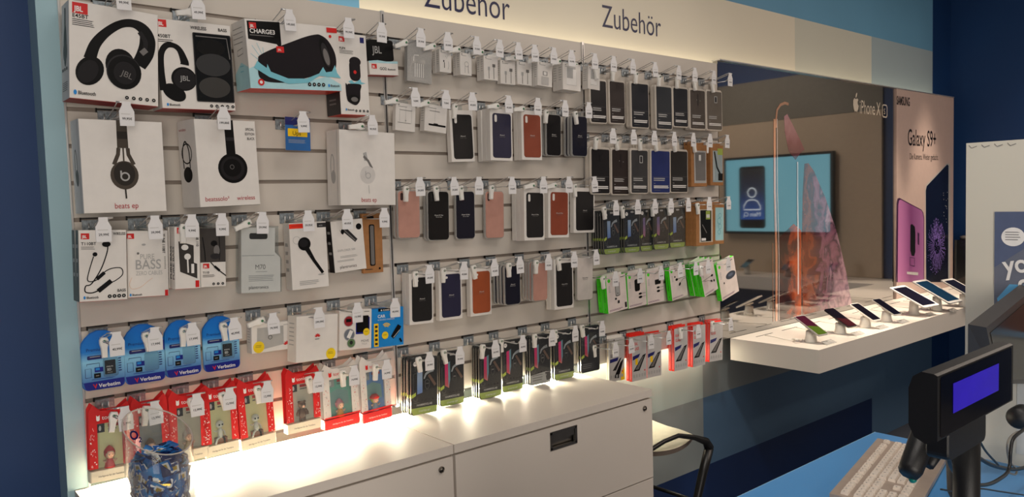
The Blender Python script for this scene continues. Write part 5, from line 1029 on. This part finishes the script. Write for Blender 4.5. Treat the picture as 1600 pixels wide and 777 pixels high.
device((1428,463.5), .172, .242, math.radians(25), WBZ, mat('plum_black_screen',(26,20,30),.1,coat=1), -.12, .86, 'white framed tablet on stand', 'tablet', 'tablet', 'tablets on the display shelf')
device((1464,455.5), .165, .26, math.radians(27), LGREY, SCRB, -.12, .87, 'blue black screened tablet on stand', 'tablet', 'tablet', 'tablets on the display shelf')
device((1506,452.5), .15, .25, math.radians(27), LGREY, SCRD, -.12, .86, 'brown black tablet on far stand by white partition', 'tablet', 'tablet', 'tablets on the display shelf')
# more devices on the return shelf by the end wall (seen mirrored in the poster)
for i in range(5):
    t = empty('smartphone'); t.location = (XR-.28, -.95-.42*i, .85); t.rotation_euler = (0, math.radians(-28), .1)
    mb = MB(); mb.box(-.078,.078,-.036,.036,-.004,.004,LGREY); mb.box(-.072,.072,-.033,.033,.004,.0045,SCRD); mb.build('casing', t); mb = MB(); mb.lathe([(0,-.0995),(.03,-.0995),(.024,-.02),(0,-.02)], PB, 20); o = mb.build('foot', t); o.rotation_euler = (0, math.radians(28), 0)
    tag(t, f'phone on end wall shelf seen mirrored in poster, number {["one","two","three","four","five"][i]} from corner', 'phone')
# dark countertop unit beyond the posters
t = empty('coffee_machine'); t.name = 'black_display_case'; t.location = (6.14, -.085, .75)
mb = MB(); mb.box(-.09,.13,-.09,.06,0,.36,mat('smoked_black_case',(14,14,16),.15,coat=.6),bev=.004); mb.build('housing', t)
mb = MB(); mb.lathe([(0,.362),(.05,.362),(.05,.385),(.03,.392),(0,.392)], MGREY, 20); mb.build('lid', t)
mb = MB(); f = Face(mb, 1, 1, (0,-.0905,0)); pts = []
for k in range(10): a = PI/2+k*PI/5; r = .03 if k % 2 == 0 else .012; pts.append((.07+r*math.cos(a), .2+r*math.sin(a)))
f.poly(pts, LGREY); f.rect(-.06,.26,.02,.27,MGREY); mb.build('star_print', t); tag(t, 'black boxy unit with pale star at far end of the shelf', 'display case')
# ------------------------------------------------------------------ stool
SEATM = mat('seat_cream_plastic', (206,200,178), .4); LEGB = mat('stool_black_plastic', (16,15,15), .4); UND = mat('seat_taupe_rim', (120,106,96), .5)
t = empty('bar_stool'); YFr = -.33; A_ = U(1105,690,YFr); t.location = (A_.x-.205, -.15, FLOOR); zz = A_.z+.026-FLOOR; T0 = t.location
n = 16; vs = []; fs = []
for i in range(n+1):
    for j in range(n+1):
        u = i/n*2-1; v = j/n*2-1; x = .19*u*math.sqrt(1-v*v*.30); y = .17*v*math.sqrt(1-u*u*.30); z = zz-.010+.014*(u*u)+.03*max(0, v)**2; vs.append((x,y,z))
vs2 = [(x*.97,y*.97,z-.022) for x,y,z in vs]; mb = MB()
for i in range(n):
    for j in range(n): a = i*(n+1)+j; fs.append((a,a+n+1,a+n+2,a+1))
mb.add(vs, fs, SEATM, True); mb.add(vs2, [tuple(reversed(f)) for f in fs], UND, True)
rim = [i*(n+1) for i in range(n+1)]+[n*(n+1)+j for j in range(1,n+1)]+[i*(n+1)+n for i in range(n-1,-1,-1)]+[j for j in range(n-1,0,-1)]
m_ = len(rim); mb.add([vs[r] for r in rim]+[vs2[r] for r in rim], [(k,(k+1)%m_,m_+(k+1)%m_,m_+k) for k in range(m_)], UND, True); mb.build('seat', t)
for yy in (YFr, YFr+.35):
    P = [U(px, py, YFr) for px, py in ((1002,712),(1017,703),(1038,690),(1060,681),(1085,684),(1103,690),(1108,700),(1098,740),(1087,790),(1078,840))]
    P = [Vector((q.x, yy, q.z)) for q in P]; e = P[-1]; d = (P[-1]-P[-2]).normalized(); P.append(e+d*((FLOOR-e.z)/d.z))
    k = 6; mb = MB(); R1 = [.010,.010,.010,.010,.012,.018,.022]; mb.tube([q-T0 for q in P[:k+1]], .014, LEGB, 10, rs=R1); mb.build('frame_arch', t)
    mb = MB(); mb.tube([q-T0 for q in P[k:]], .019, LEGB, 10, rs=[.021,.020,.018,.016,.014]); mb.build('leg', t)
    q0 = P[0]-T0; mb = MB(); mb.tube([q0, q0+Vector((-.02,0,-.05)), Vector((q0.x-.02,yy-T0.y,.3)), Vector((q0.x-.02,yy-T0.y,0))], .014, LEGB, 10); mb.build('leg', t)
mb = MB(); q = P[7]-T0; mb.tube([(q.x,YFr-T0.y,zz-.3),(q.x,YFr+.35-T0.y,zz-.3)], .009, LEGB, 8); mb.build('foot_rail', t)
tag(t, 'stool with cream seat and black frame beside the filing cabinet', 'stool')
# ------------------------------------------------------------------ service desk and what stands on it
DZ = .84; DESK = mat('sky_blue_laminate', (84,152,212), .3, var=.015, scale=3)
t = empty('service_desk'); t.location = (.30, -2.20, FLOOR)
mb = MB(); mb.box(0,1.39,0,.80,DZ-FLOOR-.03,DZ-FLOOR,DESK)
mb.build('desktop', t)
mb = MB(); mb.box(1.30,1.36,.04,.76,0,DZ-FLOOR-.03,CABW); mb.build('side_panel', t); mb = MB(); mb.box(.03,.09,.04,.76,0,DZ-FLOOR-.03,CABW); mb.build('side_panel', t)
mb = MB(); mb.box(0,1.39,.800,.802,DZ-FLOOR-.03,DZ-FLOOR,mat('light_edge_band',(150,195,225),.3)); mb.build('edge_band', t)
tag(t, 'sky blue service desk in the right foreground', 'desk')
# white partition at the desk's far end
PT = mat('partition_white', (206,200,186), .4, var=.01, scale=3); t = empty('partition_panel'); t.location = (1.655, -1.64, DZ)
mb = MB(); mb.box(0,.032,-.56,0,0,.785,PT); mb.build('board', t)
mb = MB(); f = Face(mb, 1, 1, (0,0,0), (0,-1,0), (0,0,1), (-1,0,0), .0006); f.k = .0006
for k in range(4): f.stroke([(.006+.028*k,.779),(.012+.028*k,.772),(.024+.028*k,.776)], .0015, MGREY)
f.rect(.115,.03,.30,.21,mat('grey_notice_paper',(196,196,192),.5)); f.poly([(.15,.10),(.16,.17),(.2,.19),(.2,.12)], mat('sky_notice_print',(110,150,180),.5)); mb.build('taped_notice', t)
tag(t, 'white upright partition standing on the blue desk', 'partition')
PO = mat('poster_paper', (104,108,122), .4)
mb = MB(); mb.box(-.003,0,-.33,0,0,.30,PO); f = Face(mb, .33, .30, (-.003,0,0), (0,-1,0), (0,0,1), (-1,0,0), .0004)
f.poly([(0,.55),(0,1),(.6,1),(.3,.8)], mat('dusk_blue_print',(84,94,122),.5)); f.poly([(.2,.8),(1,.95),(1,.5),(.4,.45)], mat('mist_print',(170,182,200),.5)); f.poly([(.02,.3),(.1,.42),(.3,.42),(.32,.2),(.05,.1)], mat('aqua_patch_print',(95,165,210),.5))
SK = mat('brown_skin_print',(140,92,74),.5); SK2 = mat('warm_skin_print',(172,120,96),.5)
f.poly([(0,.05),(.03,.25),(.12,.31),(.24,.32),(.4,.25),(.5,.1),(.4,.0),(0,.0)], SK); f.poly([(.2,.42),(.35,.5),(.6,.42),(.7,.2),(.35,.25)], SK2); f.poly([(.24,.62),(.27,.78),(.32,.80),(.36,.62),(.3,.5)], SK2); f.poly([(.27,.86),(.34,.86),(.45,.74),(.42,.66)], BLACK); f.poly([(.30,.845),(.34,.845),(.42,.74),(.41,.69)], LGREY)
f.ell(.12,.80,.075,.075,WHITE); f.lines(.07,.76,.17,.84,4,MGREY,fill=.3)
f.text('you', .07, .50, .062, WHITE, bold=.02, rot=.18, sx=.85); f.text('can', .16, .36, .062, WHITE, bold=.02, rot=.18, sx=.85); f.poly([(0,0),(.6,0),(.5,.06),(.2,.03),(0,.08)], mat('pale_sky_print',(150,180,205),.5))
o = mb.build('advert_poster'); o.location = (1.6548, -1.705, 1.155); tag(o, 'blue advert poster with white you can script on partition', 'poster')
# keyboard
def P2(px, py, z): v = U(px, py, z, 2); return v
KW = mat('keyboard_beige', (168,150,136), .45); KEYM = mat('key_cap_cream', (226,212,198), .45); KDK = mat('keyboard_dark_base', (40,36,36), .5)
a = P2(1375,683,DZ+.022); b = P2(1296,774,DZ+.022); kd = (a-b); L = .455; kyaw = math.atan2(kd.y, kd.x)
t = empty('keyboard'); t.location = (b.x, b.y, DZ); t.rotation_euler = (0,0,kyaw); Wd = .165
mb = MB(); mb.add([(0,0,.004),(L,0,.004),(L,-Wd,.004),(0,-Wd,.004),(0,0,.026),(L,0,.026),(L,-Wd,.014),(0,-Wd,.014)], [(0,1,2,3),(4,7,6,5),(0,4,5,1),(1,5,6,2),(2,6,7,3),(3,7,4,0)], KW); mb.box(.003,L-.003,-Wd+.003,-.003,0,.005,KDK); mb.build('housing', t)
def krow(y, h, segs):
    for x0, x1 in segs:
        zt = .026-.012*((-y)/Wd)+.0055; g = .0016
        q0 = [(x0+.0008,y-.0008),(x1-.0008,y-.0008),(x1-.0008,y-h+.0008),(x0+.0008,y-h+.0008)]; q1 = [(x0+.003,y-.002),(x1-.003,y-.002),(x1-.003,y-h+.0035),(x0+.003,y-h+.0035)]
        m = MB(); m.add([(x,yy,zt-.0075) for x,yy in q0]+[(x,yy,zt) for x,yy in q1], [(4,7,6,5),(0,1,5,4)[::-1],(1,2,6,5)[::-1],(2,3,7,6)[::-1],(3,0,4,7)[::-1]], KEYM)
        f = Face(m, 1, 1, (x0,y-h,zt), (1,0,0), (0,1,0), (0,0,1), .0002); f.rect(.005,h*.5,.008,h*.65,MGREY); m.build('key', t)
u = .0190
segm = lambda x, n, w=u: [(x+i*w, x+(i+1)*w) for i in range(n)]
# the far block of letter keys lies at the far end, number pad and arrows near
nx = .012; np_ = segm(nx, 4); nv = segm(nx+4.35*u, 3); mx = nx+7.7*u
krow(-.018, .017, segm(nx,4)+nv+segm(mx, 4)+segm(mx+4.5*u, 4)+segm(mx+9*u,4)+[(mx+14*u, mx+15*u)])
for r in range(5):
    y = -.044-.0190*r; x0 = [0,0,0,0,0][r]
    if r == 0: mk = [(mx, mx+2*u)]+segm(mx+2*u,13)
    elif r == 1: mk = [(mx,mx+1.5*u)]+segm(mx+1.5*u,12)+[(mx+13.5*u,mx+15*u)]
    elif r == 2: mk = [(mx,mx+2.2*u)]+segm(mx+2.2*u,11)+[(mx+13.2*u,mx+15*u)]
    elif r == 3: mk = [(mx,mx+2.7*u)]+segm(mx+2.7*u,10)+[(mx+12.7*u,mx+15*u)]
    else: mk = [(mx,mx+1.5*u),(mx+1.5*u,mx+3*u),(mx+3*u,mx+4.4*u),(mx+4.4*u,mx+10.4*u),(mx+10.4*u,mx+12*u),(mx+12*u,mx+13.4*u),(mx+13.4*u,mx+15*u)]
    nk = segm(nx,4) if r < 4 else [(nx,nx+u),(nx+u,nx+2*u),(nx+2*u,nx+4*u)]
    av = nv if r in (0,1,4) else ([(nv[1][0],nv[1][1])] if r == 3 else [])
    mk = [(p, min(q, L-.008)) for p, q in mk if p < L-.014]
    krow(y, .0185, nk+av+mk)
tag(t, 'cream keyboard lying on the blue desk', 'keyboard')
# customer display on its pole
PL = mat('pos_black_plastic', (20,19,20), .45, bump=.3); VFD = mat('violet_display_glow', (44,22,190), .3, emit=.15)
yd = -2.0; A = U(1465,586,yd); B = U(1588,558,yd-.004); Cc = U(1465,693,yd); w = (B.x-A.x); h = A.z-Cc.z
DT = .034
px_ = (U(1495,777,yd+.045).x+U(1513,777,yd+.045).x)/2
t = empty('customer_display'); t.location = (px_, yd+.04, DZ)
ox = A.x-px_; oz = Cc.z-DZ; mb = MB(); slope = (B.z-A.z)/w
M = Matrix.Translation((ox,-.04,oz)) @ Matrix.Rotation(.0,4,'X')
out = [(0,0),(.0,h),(w,h+0),(w,.0)]
body = []
for x, s in ((0,0),(w,0)): pass
prof = [(0,.002),(0,h-.002),(.004,h),(DT*.55,h+.001),(DT*.85,h*.93),(DT,h*.75),(DT,h*.2),(DT*.8,.03*h),(DT*.4,-.004),(.004,0)]
vs = [(0,y,z) for y,z in prof]+[(w,y,z) for y,z in prof]; n = len(prof)
mb.add(vs, [(i,(i+1)%n,n+(i+1)%n,n+i) for i in range(n)]+[tuple(range(n)),tuple(reversed(range(n,2*n)))], PL, M=M); mb.build('head', t)
mb = MB(); f = Face(mb, w, h, (ox,-.04,oz)); f.k = .0006; f.rr(.03,.05,.97,.95,.004,mat('smoked_window',(10,9,12),.12)); o = mb.build('window', t)
mb = MB(); f = Face(mb, w, h, (ox,-.0409,oz)); f.k = .0003; f.rect(.17,.33,.77,.78,VFD); o = mb.build('screen', t); o['label'] = 'glowing violet screen'
ml = U(1482,690,yd+.006).x-px_; mr_ = U(1541,670,yd+.006).x-px_; mb = MB(); mb.prism(rrect(ml, oz-.038, mr_, oz+.004, .010, 4), -.034, -.006, PL, bev=.002); mb.build('swivel_mount', t)
mb = MB(); mb.lathe([(0,.008),(.0175,.008),(.0175,oz-.03),(0,oz-.03)], PL, 24); mb.build('pole', t); mb = MB(); mb.lathe([(0,0),(.07,0),(.07,.006),(.03,.012),(0,.012)], PL, 28); mb.build('foot', t)
tag(t, 'black customer display with violet screen on a pole', 'display')
# hand scanner hanging left of the pole
t = empty('barcode_scanner'); S0 = U(1459,640,-1.93); S1 = U(1420,742,-1.93); t.location = S1; dv = S0-S1
mb = MB(); k = 6; 
def loft(mb, A, B, ra, rb, m, n=4): mb.tube([A,A.lerp(B,.06),A.lerp(B,.94),B], 1, m, n, rs=[ra*.8,ra,rb,rb*.8])
loft(mb, Vector((0,0,0)), dv, .016, .019, PL, 8); mb.build('grip', t)
mb = MB(); H0 = U(1452,655,-1.91)-S1; H1 = U(1500,640,-1.90)-S1; mb.tube([H0,(H0+H1)/2,H1], .03, PL, 8, rs=[.014,.020,.018]); mb.build('head', t)
mb = MB(); mb.tube([(U(1452,728,-1.92)-S1), (U(1470,700,-1.92)-S1)], .008, PL, 8, rs=[.007,.009]); mb.build('trigger', t)
mb = MB(); q = U(1426,749,-1.93)-S1; mb.ball((q.x,q.y,q.z), .0055, mat('teal_light_tip',(20,120,110),.3)); mb.build('indicator', t)
tag(t, 'black hand scanner hanging left of the display pole', 'scanner')
# terminal seen from its back
t = empty('desk_monitor'); ym = -1.79; Q = [U(*q, ym) for q in ((1541,512),(1620,447),(1640,600),(1560,600))]; t.location = (Q[0].x+.1, ym, DZ)
o_ = t.location; mb = MB(); F = [Vector(q)-o_ for q in Q]; D_ = Vector((-.035,.035,.012)); Bk = [U(1512.5,507,ym+.03)-o_, U(1600,440,ym+.03)-o_, U(1640,590,ym+.05)-o_, U(1512,600,ym+.05)-o_]
v8 = F+Bk; mb.add(v8, [(0,1,2,3),(7,6,5,4),(0,4,5,1),(1,5,6,2),(2,6,7,3),(3,7,4,0)], mat('terminal_graphite',(58,54,52),.4)); mb.build('housing', t)
mb = MB(); fr = [(F[0]*(1-u)+F[1]*u)*(1-v)+(F[3]*(1-u)+F[2]*u)*v+Vector((0,-.001,0)) for u, v in ((.04,.12),(.96,.06),(.96,.94),(.04,.94))]; mb.add(fr, [(0,1,2,3)], mat('terminal_screen_black',(22,21,22),.2)); mb.build('screen', t)
mb = MB(); cx_ = U(1514,700,ym).x-o_.x; mb.tube([(cx_,.03,F[3].z+.03),(cx_,.02,.05),(cx_,.0,.012)], .02, PL, 12); mb.lathe([(0,0),(.03,0),(.03,.008),(.03,.014),(0,.014)], PL, 24, M=Matrix.Translation((cx_,0,0))); mb.build('stand', t)
tag(t, 'tilted graphite monitor behind the customer display', 'monitor')
# cables
def cable(pts, r, m, lab, y=None):
    P = [U(px, py, yy) for px, py, yy in pts]; out = []
    for i in range(len(P)-1):
        p0 = P[max(0,i-1)]; p1 = P[i]; p2 = P[i+1]; p3 = P[min(len(P)-1,i+2)]
        for k in range(8):
            s = k/8; out.append(.5*((2*p1)+(p2-p0)*s+(2*p0-5*p1+4*p2-p3)*s*s+(3*p1-p0-3*p2+p3)*s**3))
    out.append(P[-1]); o0 = min(out, key=lambda q: q.z); base = Vector((o0.x, o0.y, max(DZ+r, o0.z)))
    mb = MB(); mb.tube([Vector((q.x, q.y, max(q.z, DZ+r)))-base for q in out], r, m, 8); o = mb.build('power_cable'); o.location = base; tag(o, lab, 'cable', 'cables behind the customer display')
CB_ = mat('black_cable', (18,17,18), .45); CG_ = mat('grey_cable', (120,114,106), .45)
cable([(1513,704,-1.85),(1530,716,-1.84),(1550,727,-1.83),(1575,733,-1.82),(1592,733,-1.82),(1612,728,-1.82)], .0042, CB_, 'thick black cable sagging to the right behind the pole')
cable([(1515,757,-1.88),(1540,758,-1.87),(1560,750,-1.86),(1576,735,-1.85),(1579,705,-1.85),(1584,685,-1.85),(1602,670,-1.85)], .0035, CB_, 'black cable looping up at the right edge')
cable([(1527,682,-1.88),(1540,705,-1.87),(1560,727,-1.86)], .002, CB_, 'thin black cable dropping from the display mount')
cable([(1600,672,-1.83),(1582,680,-1.83),(1574,695,-1.83),(1577,720,-1.82),(1588,733,-1.82),(1586,742,-1.82),(1574,738,-1.82)], .0022, CG_, 'grey cable curling at the right edge')
cable([(1470,765,-1.88),(1495,768,-1.88),(1530,764,-1.88),(1560,768,-1.88),(1600,774,-1.88)], .0015, CB_, 'thin cable lying across the blue desk')
cable([(1480,700,-1.86),(1484,725,-1.85),(1491,738,-1.84)], .004, CB_, 'short black cable left of the pole')
t = MB(); pz = U(1600,648,-1.80); t.lathe([(0,0),(.022,0),(.025,.006),(.025,.04),(.02,.048),(0,.05)], PL, 20, M=Matrix.Rotation(-PI/2,4,'Y')); o = t.build('power_plug'); o.location = pz; tag(o, 'round black plug at the right edge before the partition', 'plug')
# ------------------------------------------------------------------ lamps
def area(name, loc, rot, sx, sy, power, col, spread=None):
    l = bpy.data.lights.new(name, 'AREA'); l.shape = 'RECTANGLE'; l.size = sx; l.size_y = sy; l.energy = power; l.color = col
    if spread: l.spread = math.radians(spread)
    o = bpy.data.objects.new(name, l); COL.objects.link(o); o.location = loc; o.rotation_euler = rot; return o
def aim(o, target): o.rotation_euler = (Vector(target)-Vector(o.location)).to_track_quat('-Z','Y').to_euler()
def spot(name, loc, target, power, col, size, blend=.6, r=.06):
    l = bpy.data.lights.new(name, 'SPOT'); l.energy = power; l.color = col; l.spot_size = math.radians(size); l.spot_blend = blend; l.shadow_soft_size = r
    o = bpy.data.objects.new(name, l); COL.objects.link(o); o.location = loc; aim(o, target); return o
WARM = (1,.86,.70); NEUT = (1,.93,.86); STRIP = (1,.90,.66)
area('led_strip_under_slatwall', (.95, -.006, .794), (math.radians(-38),0,0), 1.86, .02, 46, STRIP)
area('led_strip_under_slatwall', (2.5, .045, .768), (0,0,0), .95, .03, 3, STRIP)
area('led_strip_top', (3.45, .065, 2.178), (PI,0,0), 5.0, .03, 1.9, STRIP)
area('led_strip_top', (.5, .065, 2.178), (PI,0,0), .9, .03, .3, STRIP)
for i, x in enumerate((-.3,.6,1.5,2.4)):
    spot('ceiling_and_fill_spot', (x, -1.25, 3.2), (x+.15, 0, 1.15), (3, 5, 8, 9)[i], NEUT, 85, .7, .09)
for x in (3.35,4.1,4.8,5.5):
    spot('ceiling_and_fill_spot', (x, -.42, 3.2), (x+.05, -.28, .75), 260, (1,.84,.66), 34, .5, .05)
spot('ceiling_and_fill_spot', (1.3,-1.5,3.2), (3.15,-.45,.6), 95, NEUT, 34, .6, .08)  # added fill from the left, brightens the end of the shelf
spot('ceiling_and_fill_spot', (.1,-2.1,3.2), (1.6,-1.85,1.1), 60, NEUT, 60, .7, .1)  # added fill from the left for the white partition and desk
area('ceiling_panel_light', (.9,-2.3,3.25), (0,0,0), 3.0, 1.4, 27, NEUT)
area('ceiling_panel_light', (4.6,-2.6,3.25), (0,0,0), 2.0, 1.4, 62, (1,.82,.68))
area('added_front_fill', (-1.0,-5.1,1.5), (PI/2,0,math.radians(-25)), 2.6, 2.6, 165, (1,.92,.82))  # added fill light behind the camera; no window is built there
spot('ceiling_and_fill_spot', (4.9,-1.9,3.2), (6.3,-1.6,1.5), 36, WARM, 80, .7, .07)
w = bpy.data.worlds.new('World'); bpy.context.scene.world = w; w.use_nodes = True; w.node_tree.nodes['Background'].inputs[0].default_value = (.5,.5,.5,1); w.node_tree.nodes['Background'].inputs[1].default_value = .05
cam = bpy.data.cameras.new('camera'); cam.sensor_width = 36; cam.lens = 36*FPX/1600; cam.clip_start = .02
co = bpy.data.objects.new('camera', cam); COL.objects.link(co)
M = Matrix((RT, UP, -FW)).transposed().to_4x4(); M.translation = CAM; co.matrix_world = M
sc = bpy.context.scene; sc.camera = co
sc.view_settings.view_transform = 'Standard'; sc.view_settings.look = 'None'; sc.view_settings.gamma = 1; sc.view_settings.use_curve_mapping = False; sc.view_settings.exposure = 0
sc.cycles.max_bounces = 8; sc.cycles.transparent_max_bounces = 24; sc.cycles.diffuse_bounces = 3; sc.cycles.glossy_bounces = 4; sc.cycles.sample_clamp_indirect = 6; sc.cycles.caustics_reflective = False; sc.cycles.caustics_refractive = False
